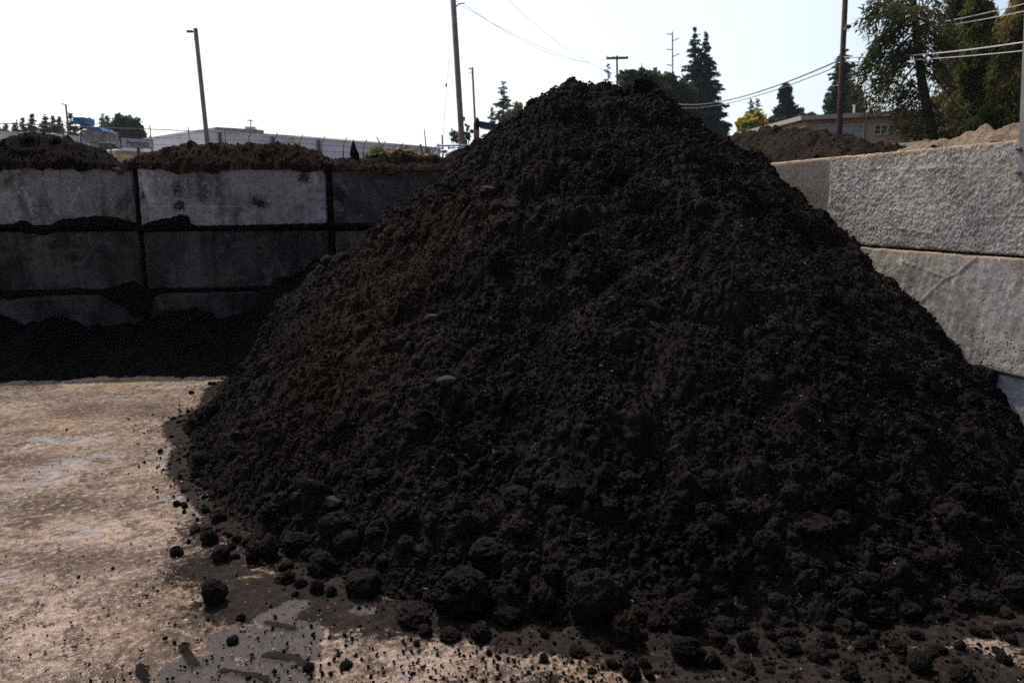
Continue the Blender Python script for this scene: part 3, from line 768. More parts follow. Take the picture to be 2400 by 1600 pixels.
strip_mesh(*strips[0], .065, 'packed_soil', 'ragged ribbon of black soil lodged under the top course of the back wall')
strip_mesh(*strips[1], .05, 'packed_soil', 'ragged ribbon of black soil between the second and lowest courses of the back wall')
for (ua, va, ub, vb, wd, lab) in ((319, 388, 324, 690, .055, 'black soil filling the upright joint left of the palest block'), (770, 385, 782, 600, .075, 'black soil filling the wide upright joint beside the heap')):
    V = np.zeros((160, 9, 3))
    for i, s_ in enumerate(np.linspace(0, 1, 160)):
        c = on_plane(ua*(1-s_)+ub*s_, va*(1-s_)+vb*s_, (-5, 7.35), BE)
        ww = wd*(.62+.5*float(fbm(np.array(s_*9.), np.array(ua*1.), np.array(0.), 3))+.5*max(0, .10-abs(s_-.03))*8*(ua > 500))
        for k in range(9):
            q = (k/8-.5)*2
            V[i, k] = c + [q*ww/2*BE[0], q*ww/2*BE[1]+.028-.045*math.cos(q*1.5)*(.5+.5*(ua > 500)), 0]
    V[..., 1] -= .012*fbm(V[..., 0]*30, V[..., 2]*20, 2, 3)
    tag(grid_obj('packed_soil', V[..., 0], V[..., 1], V[..., 2], M_SOILD, attrs={'brown': V[..., 0]*0}), lab, 'packed soil', kind='stuff')

# ------------------------------------------------------------------ mounds behind the back wall
sil = [(-900, 345), (-300, 330), (-60, 322), (0, 322), (12, 321), (31, 318), (51, 311), (68, 306), (102, 305), (128, 309), (150, 314), (156, 321), (179, 330), (196, 331), (221, 338), (238, 349), (255, 364), (272, 373), (289, 377),
       (305, 369), (325, 360), (350, 350), (382, 341), (414, 333), (435, 328), (456, 331), (478, 330), (503, 329), (531, 331), (563, 333), (584, 328), (609, 329), (626, 331), (648, 329), (690, 333), (722, 338), (743, 347), (764, 361), (782, 364), (807, 362), (839, 369), (870, 376), (950, 377), (1050, 374), (1250, 374)]
def crest(u, v):
    x_, D_ = (u-1200)/FPX*8, .4
    for _ in range(8):
        p = at(u, v, BF(x_)+D_); x_ = p[0]; D_ = min(1.0, max(.06, (p[2]-TOPZ)/1.0+.08))
    return p
S3 = np.array([crest(u, v) for u, v in sil])
def mound(name, x0, x1, m, label, step=.018, seed=0, br=0.0):
    xs = np.arange(x0, x1, step); yr = np.concatenate([np.linspace(-.03, 1.5, int(1.5/step)), np.linspace(1.55, 4.2, 60)])
    X = np.repeat(xs[None], len(yr), 0); Y = BF(X)+yr[:, None]; D = Y-BF(X)
    rz = np.interp(X, S3[:, 0], S3[:, 2])-.05
    jag = fbm(X*3.5, 0*X, seed+2.0, 4)
    fr = TOPZ-.01 + np.clip(D, 0, 9)*(1.0+.25*fbm(X*2, Y*2, seed+1., 2)) + .02
    pk = np.clip((rz-TOPZ)/1.0, .02, 2)
    bk = rz + .03 - np.clip(D-.12-np.clip(rz-TOPZ, 0, 1)-.15, 0, 9)*.72
    Z = np.minimum(np.minimum(fr, rz), bk)
    k = .035
    Z = -k*np.log(np.exp(-np.clip(fr, -3, 4)/k)+np.exp(-rz/k)+np.exp(-np.clip(bk, -3, 4)/k)) + .012
    Z = Z + (.035*fbm(X*4, Y*4, seed+3., 3)+.02*fbm(X*12, Y*12, seed+5., 3))*sstep(.02, .25, D)
    Z2 = Z-0.0
    # lumps in a sheared frame (row index as the second axis)
    L_ = lumps(Z2.copy(), xs, yr, int(160*(x1-x0)), .025, .07, seed+60, lambda x, y: .7+0*x, k=.75, sink=.25)
    L_ = lumps(L_, xs, yr, int(1500*(x1-x0)), .018, .04, seed+61, lambda x, y: .8+0*x, k=.85, sink=.2)
    Z = L_ + .007*fbm(X*30, Y*30, 1.0, 2) + .0012*_rs.normal(size=X.shape)
    edge = sstep(.03, -.02, D)
    Z = np.where(D < .0, TOPZ-.01-.075*np.clip(.15+jag*1.5, 0, 1), Z)
    Z = np.maximum(Z, 0.0)
    o = grid_obj(name, X, Y, Z, m, attrs={'brown': np.clip(br+.6*fbm(X*1.5, Y*1.5, 4, 3), 0, 1)})
    return tag(o, label, 'soil mound')
xm = crest(292, 377)[0]; xm2 = crest(768, 362)[0]
mound('soil_mound', -9.2, xm, M_SOILL, 'rounded black soil mound on top of the back wall at the far left', seed=1, step=.02)
mound('soil_mound', xm, xm2, M_SOILB, 'long low brown soil mound on the back wall, right of the Hemlock sign', seed=2, br=.4)
mound('soil_mound', xm2+.001, 1.5, M_SOILB, 'thin crust of dark soil along the top of the back wall beside the heap', seed=3, br=.3)

# ------------------------------------------------------------------ mounds behind the right wall
def mound_r(name, sil_, off, m, label, seed, a0, a1, zb, crest=.55, fs=.15):
    Pp = RP - RN*off
    q = np.array([on_plane(u, v, Pp, RE) for u, v in sil_])
    qa = (q[:, :2]-Pp)@RE
    o_ = np.argsort(qa); qa = qa[o_]; qz = q[o_, 2]
    A = np.arange(a0, a1, .016); Bk = np.arange(fs-off, 2.4, .016)
    AA, BB = np.meshgrid(A, Bk)
    X = Pp[0]+RE[0]*AA-RN[0]*BB; Y = Pp[1]+RE[1]*AA-RN[1]*BB
    rz = np.interp(AA, qa, qz)
    k = .04
    fr = zb - .03 + (BB+off-fs)*crest; bk = rz+.02-np.clip(BB-.1, 0, 9)*.75
    Z = -k*np.log(np.exp(-np.clip(fr, -3, 4)/k)+np.exp(-rz/k)+np.exp(-np.clip(bk, -3, 4)/k)) + .015
    Z += .04*fbm(X*3.5, Y*3.5, seed, 3)+.025*fbm(X*11, Y*11, seed+2., 3)
    Z = lumps(Z, A, Bk, 900, .03, .08, seed+70, lambda x, y: .7+0*x, k=.75, sink=.25)
    Z = lumps(Z, A, Bk, 6000, .016, .04, seed+71, lambda x, y: .8+0*x, k=.85, sink=.2)
    Z += .007*fbm(X*30, Y*30, 1.0, 2) + .0012*_rs.normal(size=X.shape)
    o = grid_obj(name, X, Y, np.maximum(Z, 0), m, attrs={'brown': X*0})
    return tag(o, label, 'soil mound')
silr = [(1640, 335), (1690, 322), (1724, 316), (1760, 305), (1798, 301), (1834, 306), (1867, 305), (1905, 311), (1938, 315), (1968, 321), (1998, 330), (2027, 337), (2057, 342), (2087, 349), (2111, 354), (2160, 366)]
mound_r('soil_mound', silr, .62, M_SOILR, 'dull brown soil mound heaped behind the right wall in front of the tan building', 3, -.35, 4.6, 1.86, .9, .16)
silt = [(2215, 352), (2256, 336), (2279, 325), (2301, 320), (2323, 317), (2352, 309), (2372, 307), (2395, 308), (2450, 300), (2600, 300)]
mound_r('dirt_mound', silt, .40, M_DIRT, 'pale tan dirt spilling over the top of the right wall by the steel plate', 5, -2.4, -.55, 1.845, .5, .03)

# wedge block, lifting loop, white pipe
t = MB()
P0 = on_plane(2050, 345, RP-RN*.75, RE); P1 = on_plane(2206, 341, RP-RN*.75, RE); Pm = on_plane(2177, 329, RP-RN*.75, RE)
e_ = -RE
Lg = (P1[:2]-P0[:2])@e_; Lm = (Pm[:2]-P0[:2])@e_
zt0 = on_plane(2070, 339, RP-RN*.75, RE)[2]
prof = [(-.6, 0), (-.6, zt0-.06), (-.45, zt0), (Lm, Pm[2]), (Lg+.01, 1.86), (Lg+.01, 0)]
for s0, s1 in ((0, .5),):
    vs = [(P0[0]+e_[0]*a-RN[0]*b, P0[1]+e_[1]*a-RN[1]*b, z) for b in (s0, s1) for a, z in prof]
    n_ = len(prof)
    t.add(vs, [tuple(range(n_)), tuple(range(2*n_-1, n_-1, -1))]+[(i, i+n_, (i+1) % n_+n_, (i+1) % n_) for i in range(n_)])
o = t.build('concrete_barrier', M_CON_TAN)
tag(o, 'sunlit tan concrete barrier with a sloped end, standing behind the top of the right wall', 'concrete barrier')
c0 = on_plane(2232, 341, RP-RN*.3, RE)
path = []
for k in range(15):
    a = math.pi*k/14
    path.append((c0[0]+.036*math.cos(a)*-e_[0]*-1, c0[1]+.036*math.cos(a)*e_[1], c0[2]-.012+.042*math.sin(a)))
path = [(path[0][0], path[0][1], 1.80)]+path+[(path[-1][0], path[-1][1], 1.80)]
o = MB().tube(path, .0085, 10).build('lifting_loop', M_ROPE, smooth=True)
tag(o, 'grey-brown lifting loop sticking out of the top of the right wall', 'lifting loop')
a = on_plane(2192, 341, RP-RN*1.6, RE); b = on_plane(2275, 334, RP-RN*1.6, RE)
o = MB().tube([a-[0, 0, .01], b-[0, 0, .01]], .022, 12).build('white_pipe', M_PIPE, smooth=True)
tag(o, 'short white pipe lying behind the lifting loop on the right wall', 'pipe')

# steel plate with bolts, right edge
rt = thing('steel_plate', (*rO(1.42, 0)[:2], 0), 'upright grey steel plate bolted to the stucco block at the right edge', 'steel plate')
pA = on_plane(2384, 422, RP+RN*.02, RE); pB = on_plane(2399, 60, RP+RN*.02, RE)
sl_ = (pB-pA)/(pB[2]-pA[2]); hgt_ = 3.2-pA[2]
q0 = pA; q1 = pA+sl_*hgt_; wv = np.array([e_[0], e_[1], 0])*.30; tv = np.array([-RN[0], -RN[1], 0])*.012
MB().add([q0, q0+wv, q1+wv, q1, q0+tv, q0+wv+tv, q1+wv+tv, q1+tv], [(0,1,2,3),(7,6,5,4),(0,4,5,1),(1,5,6,2),(2,6,7,3),(3,7,4,0)]).build('plate', M_STEEL, rt)
for (u, v) in ((2390, 350), (2389, 405)):
    p = on_plane(u, v, RP+RN*.02, RE); nn = np.array([RN[0], RN[1], 0])
    MB().tube([p-nn*.004, p+nn*.014], .013, 6).tube([p+nn*.014, p+nn*.034], .0065, 10).build('bolt', M_BOLT, rt)

# ------------------------------------------------------------------ clods
def ico(sub):
    import bmesh
    bm = bmesh.new(); bmesh.ops.create_icosphere(bm, subdivisions=sub, radius=1.0)
    V = np.array([v.co[:] for v in bm.verts]); Fq = np.array([[v.index for v in f.verts] for f in bm.faces]); bm.free()
    return V, Fq
I5, I4, I2, I1 = ico(6), ico(5), ico(2), ico(1)
def clod_shape(base, seed, rough=1.0, ang=0.0, sc=(1, 1, 1), brk=0.0):
    V, Fq = base; r = np.random.RandomState(seed)
    s_ = seed*3.17
    n1 = fbm(V[:, 0]*.9+s_, V[:, 1]*.9, V[:, 2]*.9, 2); n2 = fbm(V[:, 0]*2.6+s_, V[:, 1]*2.6, V[:, 2]*2.6, 3, .6); n3 = fbm(V[:, 0]*11+s_, V[:, 1]*11, V[:, 2]*11, 4, .75)
    rad = 1+.30*n1+(.24+brk)*rough*n2+.17*rough*n3 - brk*1.1*np.clip(np.abs(n2)-.12, 0, 1)
    # flattened facets
    for k in range(5 if ang > 0 else 3):
        d = r.normal(size=3); d /= np.linalg.norm(d)
        h = r.uniform(.62, .85); dp = V@d
        lim = np.where(dp > .05, h/np.maximum(dp, .05), 9)
        rad = np.where(rad > lim, rad*(1-(.22+ang))+lim*(.22+ang), rad) if ang < .5 else np.minimum(rad, lim+.05*n3)
    W = V*rad[:, None]*np.array(sc)
    return W, Fq
proto = []
for k in range(9):
    W, Fq = clod_shape(I4, 100+k, 1.15, .0 if k % 3 else .12, (1, 1, .85), .22)
    o = mesh_np('soil_clod', W, Fq, M_SOIL, None, True, {'brown': np.full(len(W), .0 if k % 4 else .12)})
    COL.objects.unlink(o); proto.append(o)

# the large ones, each measured: u0, u1, v0, v1, label, rough, angular, material
big = [
 (1002, 1155, 1311, 1454, 'largest single clod, a rounded black boulder of compost at the front edge of the heap', M_SOIL, .2),
 (1332, 1461, 1307, 1470, 'tall dark lump with a lit crumbly top, right of the largest rounded clod', M_SOIL, .18),
 (1237, 1308, 1362, 1447, 'oblong clod leaning between the two biggest lumps at the front of the heap', M_SOIL, .3),
 (1434, 1499, 1423, 1520, 'rusty brown upright clod standing at the front below the tall dark lump', M_RUST, .3),
 (1563, 1645, 1382, 1488, 'rounded fist-shaped clod right of the rusty brown one', M_SOIL, .2),
 (1575, 1652, 1484, 1560, 'clod nearest the bottom edge below the fist-shaped one, with a shadow under it', M_SOIL, .18),
 (924, 975, 1243, 1307, 'ball-like clod up and left of the largest rounded boulder', M_SOIL, .1),
 (1090, 1192, 1253, 1321, 'broad flat-topped clod directly above the largest rounded boulder', M_SOIL, .3),
 (1267, 1320, 1316, 1360, 'small rounded clod tucked to the left of the tall dark lump', M_SOIL, .1),
 (1155, 1233, 1413, 1467, 'low wide clod touching the right foot of the largest boulder', M_SOIL, .15),
 (472, 527, 1353, 1425, 'lone clod on the bare ground apart from the heap, front left', M_SOIL, .18),
 (801, 889, 1327, 1404, 'wedge-faced clod on damp ground left of the largest boulder', M_SOIL, .30),
 (723, 760, 1353, 1395, 'small round clod left of the wedge-faced one', M_SOIL, .1),
 (762, 791, 1368, 1400, 'smallest round clod just beside the wedge-faced one', M_SOIL, .1),
 (468, 510, 1238, 1281, 'upper clod of the cluster at the far left toe of the heap', M_SOIL, .1),
 (495, 537, 1276, 1319, 'lower clod of the cluster at the far left toe of the heap', M_SOIL, .2),
 (659, 731, 1244, 1293, 'oval clod in the left toe of the heap, behind the bare brown patch', M_SOIL, .3),
 (778, 846, 1236, 1298, 'round dark clod under the grey stone in the lower left of the heap', M_SOIL, .1),
 (574, 612, 1262, 1323, 'dark clod left half of a pair in the left toe of the heap', M_SOIL, .2),
 (608, 650, 1242, 1318, 'taller clod right half of a pair in the left toe of the heap', M_SOIL, .2),
 (446, 470, 1102, 1121, 'small egg-sized clod out on the pale ground by the left edge of the heap', M_SOIL, .1),
 (738, 838, 1190, 1268, 'large dark clod in full shadow below the flat grey stone', M_SOIL, .3),
 (421, 440, 1144, 1154, 'flat little clod lying beside the small grey damp patch at the left', M_SOIL, .2),
 (414, 424, 1072, 1082, 'tiny clod on pale ground left of the heap', M_SOIL, .1),
 (368, 381, 1051, 1062, 'stray pea-like clod farthest out on the pale ground', M_SOIL, .1),
 (2130, 2183, 1526, 1581, 'smooth ball-shaped clod at the bottom right on the bare ground', M_SOIL, .05),
 (2116, 2162, 1413, 1455, 'tilted clod with a bright top above the ball-shaped one, lower right', M_SOIL, .15),
 (2028, 2088, 1421, 1462, 'wide clod left of the tilted one, lower right', M_SOIL, .2),
 (2350, 2410, 1348, 1413, 'big clod cut by the right edge of the view', M_SOIL, .2),
 (2172, 2206, 1282, 1333, 'sharp upright shard of stone poking out of the lower right slope', M_SOIL, .9),
 (2032, 2076, 1226, 1266, 'smooth egg-like clod on the lower right slope', M_SOIL, .05),
 (1730, 1774, 1474, 1528, 'rooty clod on bare ground between the front lumps and the bottom right corner', M_SOIL, .3),
 (1799, 1847, 1386, 1428, 'rounded clod with a fine root hanging off it, lower right of centre', M_SOIL, .2),
 (2013, 2068, 1340, 1386, 'angular clod with a dark hollow under it, lower right', M_SOIL, .30),
 (1650, 1718, 1195, 1262, 'blocky clod on the lower slope right of centre', M_SOIL, .15),
 (1768, 1832, 1237, 1300, 'clod on the lower slope right of the blocky one, its front in shadow', M_SOIL, .15),
 (1864, 1967, 1203, 1255, 'wide overhanging lump on the lower right slope with a deep shadow below', M_SOIL, .18),
 (1137, 1190, 564, 640, 'tall egg-shaped clod standing out halfway up the heap', M_SOIL, .05),
 (1334, 1366, 564, 594, 'small egg-shaped clod halfway up the heap, right of the tall one', M_SOIL, .05),
 (1256, 1300, 610, 656, 'leaning clod halfway up the heap, below the two egg-shaped ones', M_SOIL, .2),
 (1486, 1522, 176, 212, 'pointed lump crowning the right end of the summit', M_SOIL, .18),
 (1021, 1072, 872, 902, 'flat pale grey stone lying in the middle of the left slope', M_ROCK, .8),
 (1125, 1163, 428, 454, 'small pale grey slab high on the left shoulder of the heap', M_ROCK, .8),
 (750, 810, 1158, 1184, 'flat grey-topped stone in the lower left of the heap', M_ROCK, .8),
 (675, 705, 1145, 1170, 'thin slanting grey stone left of the flat grey-topped one', M_ROCK, .9),
 (985, 1040, 728, 752, 'dull grey slab half buried in the brown patch on the left slope', M_ROCK, .8),
 (1700, 1740, 1395, 1425, 'greyish clod in the middle of the front apron', M_ROCK, .5),
]
bigpos = []
for i, (u0, u1, v0, v1, lab, m, ang) in enumerate(big):
    uc = (u0+u1)/2; bot = v1 - .12*(v1-v0)
    p = hit_heap(uc, bot)
    if p[1] > 8.2: p = gr(uc, bot)
    dcam = np.linalg.norm(p-[0, 0, CH])*.97
    rx = (u1-u0)/2/FPX*dcam*1.02; rz = (v1-v0)/2/FPX*dcam*.92
    if m is M_ROCK: rz = max(rz, rx*.35)
    W, Fq = clod_shape(I5 if u1-u0 > 60 else I4, 300+i*7, .95 if m is not M_ROCK else .5, ang, (1, 1, 1), .14 if m is not M_ROCK else 0)
    W = W/np.abs(W).max(0)*np.array([rx, max(rx, rz)*.85, rz])
    W[:, 2] = np.maximum(W[:, 2], -rz*.8)
    zc = rz*(.62 if m is not M_ROCK else .35)
    zs = max(p[2], 0)
    o = mesh_np('grey_stone' if m is M_ROCK else 'soil_clod', W, Fq, m, None, True, {'brown': np.zeros(len(W))}, loc=(p[0], p[1]+rx*.25, zs+zc))
    tag(o, lab, 'stone' if m is M_ROCK else 'soil clod')
    bigpos.append((p[0], p[1], rx))
# rusty clod keeps its colour through its own material

# smaller loose clods, one of a kind with the rest: 250 of them along the foot
rng = np.random.RandomState(42)
cnt = 0; tries = 0; pos = []
G1 = 'loose compost clods round the foot of the heap'
while cnt < 245 and tries < 20000:
    tries += 1
    if cnt < 60:      # on the pale ground at the left edge
        u = rng.uniform(395, 560); v = rng.uniform(880, 1330); rr0 = rng.uniform(.008, .026)
    elif cnt < 85:
        u = rng.uniform(460, 2390); v = rng.uniform(1380, 1590); rr0 = rng.uniform(.007, .020)
    elif cnt < 135:
        u = rng.uniform(1350, 2390); v = rng.uniform(1430, 1590); rr0 = rng.uniform(.012, .036)
    else:
        u = rng.uniform(430, 2390); v = rng.uniform(1120, 1500); rr0 = .018+.042*rng.rand()**1.5
    p = hit_heap(u, v)
    if p[1] > 8: p = gr(u, v)
    hbv = float(heap_base(np.array(p[0]), np.array(p[1])))
    if cnt < 60 and hbv > .06: continue
    if cnt < 60 and hbv < -.0325 and rng.rand() < .85: continue
    if cnt >= 135 and hbv < -.030: continue
    if p[0] > RFX(p[1])-.08: continue
    if any((p[0]-q[0])**2+(p[1]-q[1])**2 < ((rr0+q[2])*.85)**2 for q in bigpos+pos): continue
    pr = proto[rng.randint(9)]
    o = pr.copy(); COL.objects.link(o)
    o.location = (p[0], p[1], max(p[2], 0)+rr0*.30)
    s_ = rng.uniform(.68, 1.35, 3)*rr0
    o.scale = s_; o.rotation_euler = (rng.uniform(-.4, .4), rng.uniform(-.4, .4), rng.uniform(0, 6.28))
    o.name = 'soil_clod'
    tag(o, 'loose dark compost clod among many like it round the foot of the heap', 'soil clod', G1)
    pos.append((p[0], p[1], rr0)); cnt += 1

# crumbs: too many to count, one object
def scatter_mesh(name, P, r, base, m, label, cat, seed=0, flat=.85, attrs=None):
    V, Fq = base; n = len(P); rg = np.random.RandomState(seed)
    A = rg.normal(size=(n, 4)); A /= np.linalg.norm(A, axis=1)[:, None]
    w_, x, y, z = A.T
    Rm = np.stack([1-2*(y*y+z*z), 2*(x*y-z*w_), 2*(x*z+y*w_), 2*(x*y+z*w_), 1-2*(x*x+z*z), 2*(y*z-x*w_), 2*(x*z-y*w_), 2*(y*z+x*w_), 1-2*(x*x+y*y)], 1).reshape(n, 3, 3)
    jit = 1+.28*rg.normal(size=(n, len(V), 1)).clip(-1.5, 1.5)
    sc = rg.uniform(.65, 1.35, (n, 1, 3))
    W = np.einsum('nij,nvj->nvi', Rm, V[None]*jit*sc)*r[:, None, None]
    W = W + P[:, None, :]
    F2 = (Fq[None]+(np.arange(n)*len(V))[:, None, None]).reshape(-1, Fq.shape[1])
    o = mesh_np(name, W.reshape(-1, 3), F2, m, None, len(V) > 30, {'brown': np.repeat(attrs, len(V))} if attrs is not None else None)
    return tag(o, label, cat, kind='stuff')
def surf(x, y, g=False): return heap_at(x, y)
rg = np.random.RandomState(5)
n = 330000
x = rg.uniform(-3.3, 2.9, n); y = rg.uniform(1.8, 7.4, n)
z = heap_at(x, y); hbv = heap_base(x, y)
ok = (hbv > .0) & (x < RFX(y)-.01) & (y < BF(x)-.02) & (rg.rand(n) < np.clip(.55+fbm(x*2, y*2, 5, 2)*.8, .25, 1))
x, y, z = x[ok], y[ok], z[ok]
br_ = brown[np.clip(np.searchsorted(hy, y), 0, len(hy)-1), np.clip(np.searchsorted(hx, x), 0, len(hx)-1)]
r = .0028+.0085*rg.rand(len(x))**2.4
scatter_mesh('soil_crumbs', np.stack([x, y, z+r*.25], 1), r, I1, M_SOIL, 'small crumbs of compost strewn all over the black heap', 'soil crumbs', 1, attrs=br_)
# crumbs on the open ground, thinning away from the heap
n = 210000
x = rg.uniform(-3.6, 3.0, n); y = 1.75+rg.rand(n)**1.4*5.0
hbv = heap_base(x, y)
t0_ = hbv+.034; m_ = .9*sstep(.0006, .02, t0_)+.10*sstep(.0001, .001, t0_)+.0015
P0_ = gr(780, 1430); m_ = np.maximum(m_, .10*np.exp(-(((x-P0_[0])/.8)**2+((y-P0_[1])/.35)**2)))
P0_ = gr(1750, 1550); m_ = np.maximum(m_, .95*np.exp(-(((x-P0_[0])/1.5)**2+((y-P0_[1])/.28)**2)))
ok = (hbv < .01) & (rg.rand(n) < m_) & (x < RFX(y)-.02)
x, y = x[ok], y[ok]
r = .0012+.0066*rg.rand(len(x))**5.0
scatter_mesh('ground_crumbs', np.stack([x, y, r*.5+.001], 1), r, I1, M_SOIL, 'dark soil crumbs sprinkled on the bare ground round the heap', 'soil crumbs', 2, attrs=x*0)
for k_m, (mo, mm) in enumerate([(o_, o_.data.materials[0]) for o_ in list(COL.objects) if o_.name.startswith('soil_mound')]):
    nv = len(mo.data.vertices); co = np.empty(nv*3, dtype=np.float32); mo.data.vertices.foreach_get('co', co); co = co.reshape(-1, 3)
    ok = (co[:, 2] > 1.6) & (co[:, 0] > -6.2); co = co[ok]; co = co[rg.randint(len(co), size=4500)].astype(float)+rg.normal(size=(4500, 3))*.004
    r = .003+.007*rg.rand(4500)**2.2
    scatter_mesh('mound_crumbs', co, r, I1, mm, 'crumbs of soil lying on %s' % ['the black mound at the far left', 'the long low brown mound', 'the crust along the wall top', 'the dull brown mound behind the right wall'][min(k_m, 3)], 'soil crumbs', 70+k_m, attrs=co[:, 0]*0)
# straw, fibres and chips
n = 2600
u_ = rg.uniform(-3.4, 2.7, n); v_ = rg.uniform(1.8, 7.0, n); zz = heap_at(u_, v_); ok = (u_ < RFX(v_)-.05) & (v_ < BF(u_)-.9)
u_, v_, zz = u_[ok], v_[ok], zz[ok]; hz = heap_base(u_, v_)
ln = np.where(hz > 0, rg.uniform(.004, .022, len(u_)), rg.uniform(.004, .018, len(u_)))
V = []; Fq = []
for i in range(len(u_)):
    a = rg.uniform(0, 6.28); tl = rg.uniform(-.3, .6); d = np.array([math.cos(a)*math.cos(tl), math.sin(a)*math.cos(tl), math.sin(tl)])*ln[i]
    s_ = np.array([-math.sin(a), math.cos(a), 0])*rg.uniform(.0005, .0013); up = np.array([0, 0, .0014])
    c = np.array([u_[i], v_[i], zz[i]+.006]); b = len(V)
    V += [c-d/2-s_, c-d/2+s_, c-d/2+up, c+d/2-s_, c+d/2+s_, c+d/2+up]
    Fq += [(b, b+1, b+4, b+3), (b+1, b+2, b+5, b+4), (b+2, b, b+3, b+5)]
tag(mesh_np('straw_bits', np.array(V), np.array(Fq), M_STRAW, None, False), 'pale straw and wood fibres flecking the soil and the ground', 'straw', kind='stuff')
n = 4500
u_ = rg.uniform(-3.2, -.6, n); v_ = rg.uniform(1.8, 4.6, n); hz = heap_base(u_, v_)
cc = gr(120, 1500); ok = (hz < 0) & (rg.rand(n) < .12+.9*np.exp(-(((u_-cc[0])/.9)**2+((v_-cc[1])/.6)**2)))
u_, v_ = u_[ok], v_[ok]; r = .0015+.0045*rg.rand(len(u_))**2
scatter_mesh('ground_chips', np.stack([u_, v_, r*.4+.002], 1), r, I1, mat('pale_chips', (.38, .30, .24), .9, .2, var=(40, (.20, .14, .10), .4, .6)), 'pale wood chips and grit on the trodden ground at the lower left', 'wood chips', 3)

# spiky clod on the back wall
pk = at(832, 375, BF(-1.7)+.28); tp = at(832, 325, BF(-1.7)+.28)
W, Fq = clod_shape(I5, 777, .8, .1)
hh = tp[2]-pk[2]+.06
W[:, 2] = (W[:, 2]-W[:, 2].min())/(W[:, 2].max()-W[:, 2].min())
tp_ = np.clip(1.08-W[:, 2]**1.7*.95, .1, 1)
W[:, 0] *= .052*tp_; W[:, 1] *= .07*tp_; W[:, 0] -= .012*W[:, 2]; W[:, 2] *= hh
tag(mesh_np('soil_clod', W, Fq, M_SOIL, None, True, {'brown': np.zeros(len(W))}, loc=(pk[0], pk[1], pk[2]-.06)), 'pointed upright chunk of black soil standing on the back wall', 'soil clod')

# ------------------------------------------------------------------ poles
def line_pole(name, top, bot, D, r, m, label, cat, group=None, above=0.0, r2=None):
    T = at(top[0], top[1], D); B = at(bot[0], bot[1], D)
    s_ = (T-B)/(T[2]-B[2]); G = B - s_*B[2]; T = T+s_*above
    rt = thing(name, (G[0], G[1], 0), label, cat, group)
    MB().tube([G-s_*.3, G+s_*T[2]*.5, T], [r2 or r*1.15, r*1.05, r], 14).build('pole', m, rt, smooth=True)
    return rt, T, G, s_
def lamp_head(rt, p, s=1.0, dirx=-1):
    q = MB(); q.box((p[0], p[1], p[2]), (.42*s, .26*s, .16*s), 0, .04*s); q.tube([(p[0]-dirx*.2*s, p[1], p[2]-.02), (p[0]-dirx*.55*s, p[1], p[2]-.10*s)], .03*s, 8)
    h = q.build('lamp_head', M_LAMP, rt)
    k = MB().box((p[0]+dirx*.04*s, p[1]-.02, p[2]-.085*s), (.30*s, .2*s, .02*s)); k.build('lens', M_LENS, h)
rt, T, G, s_ = line_pole('light_pole', (458, 67), (485, 325), 30, .082, M_WOODPOLE, 'tall brown light pole at the left, rising behind the low brown mound', 'light pole', r2=.11)
lamp_head(rt, at(445, 74, 30), .55)
rt, T, G, s_ = line_pole('utility_pole', (1062, 0), (1083, 338), 28, .10, M_WOODPOLE, 'tall leaning utility pole left of the heap with a small pink box low on it', 'utility pole', above=.9, r2=.13)
b = at(1068, 17, 28); c = at(1075, 10, 28); d = at(1089, 8, 28)
MB().tube([b, c, d], .022, 8).build('bracket', M_WOODPOLE, rt)
b = at(1088, 279, 28); MB().box(b, (.07, .05, .15)).build('meter_box', mat('pink_box', (.55, .40, .40), .7, .3), rt)
rt, T, G, s_ = line_pole('light_pole', (1107, 158), (1115, 320), 38, .052, M_WOODPOLE, 'slender light pole with two small lamps left of the heap', 'light pole', r2=.07)
lamp_head(rt, at(1101, 161, 38), .32); lamp_head(rt, at(1100, 171, 38), .2)
rt, T, G, s_ = line_pole('utility_pole', (154, 245), (161, 315), 42, .045, M_WOODDK, 'thin leaning utility pole among the small firs at the far left', 'utility pole', r2=.06)
MB().tube([at(144, 243, 42), at(154, 246.5, 42), at(157, 247.5, 42)], .03, 6).build('crossarm', M_WOODDK, rt)
rt, T, G, s_ = line_pole('utility_pole', (1446, 131), (1446.5, 190), 60, .075, M_WOODDK, 'T-shaped utility pole behind the summit of the heap', 'utility pole', r2=.10)
MB().tube([at(1421, 137, 60), at(1472, 136, 60)], .10, 6).build('crossarm', M_WOODDK, rt)
for u in (1422, 1438, 1470): MB().tube([at(u, 136, 60), at(u, 131, 60)], .035, 6).build('insulator', M_LAMP, rt)
rt, T, G, s_ = line_pole('transmission_pole', (1576, 75), (1577, 220), 105, .085, M_WOODDK, 'tall thin transmission pole with short side arms beside the double fir', 'transmission pole', r2=.14)
for (a, b) in (((1562, 80), (1576, 81)), ((1562, 116), (1576, 117)), ((1562, 152), (1576, 154)), ((1591, 90), (1577, 96)), ((1593, 126), (1577, 133))):
    MB().tube([at(*a, 105), at(*b, 105)], .06, 6).build('arm', M_WOODDK, rt)
rt, T, G, s_ = line_pole('utility_pole', (1981, 0), (1966, 322), 21, .068, M_WOODDK, 'dark brown wooden pole with a floodlight in front of the tan building', 'utility pole', above=2.5, r2=.092)
q = MB(); q.box(at(1987, 63, 20.9), (.16, .12, .09), .3, .02); hq = q.build('floodlight', M_LAMP, rt); MB().box(at(1982, 68, 20.82), (.10, .02, .06), .3).build('lens', M_LENS, hq)
MB().tube([at(1982, 74, 20.95), at(1988, 74, 20.9), at(1989, 68, 20.9)], .008, 6).build('bracket', M_LAMP, rt)
POLE = (1973.5, 21)
rt, T, G, s_ = line_pole('roof_pole', (587, 280), (588, 298), 52, .035, M_DKTRIM, 'tiny pole with crossed arms above the white warehouse', 'utility pole', r2=.05)
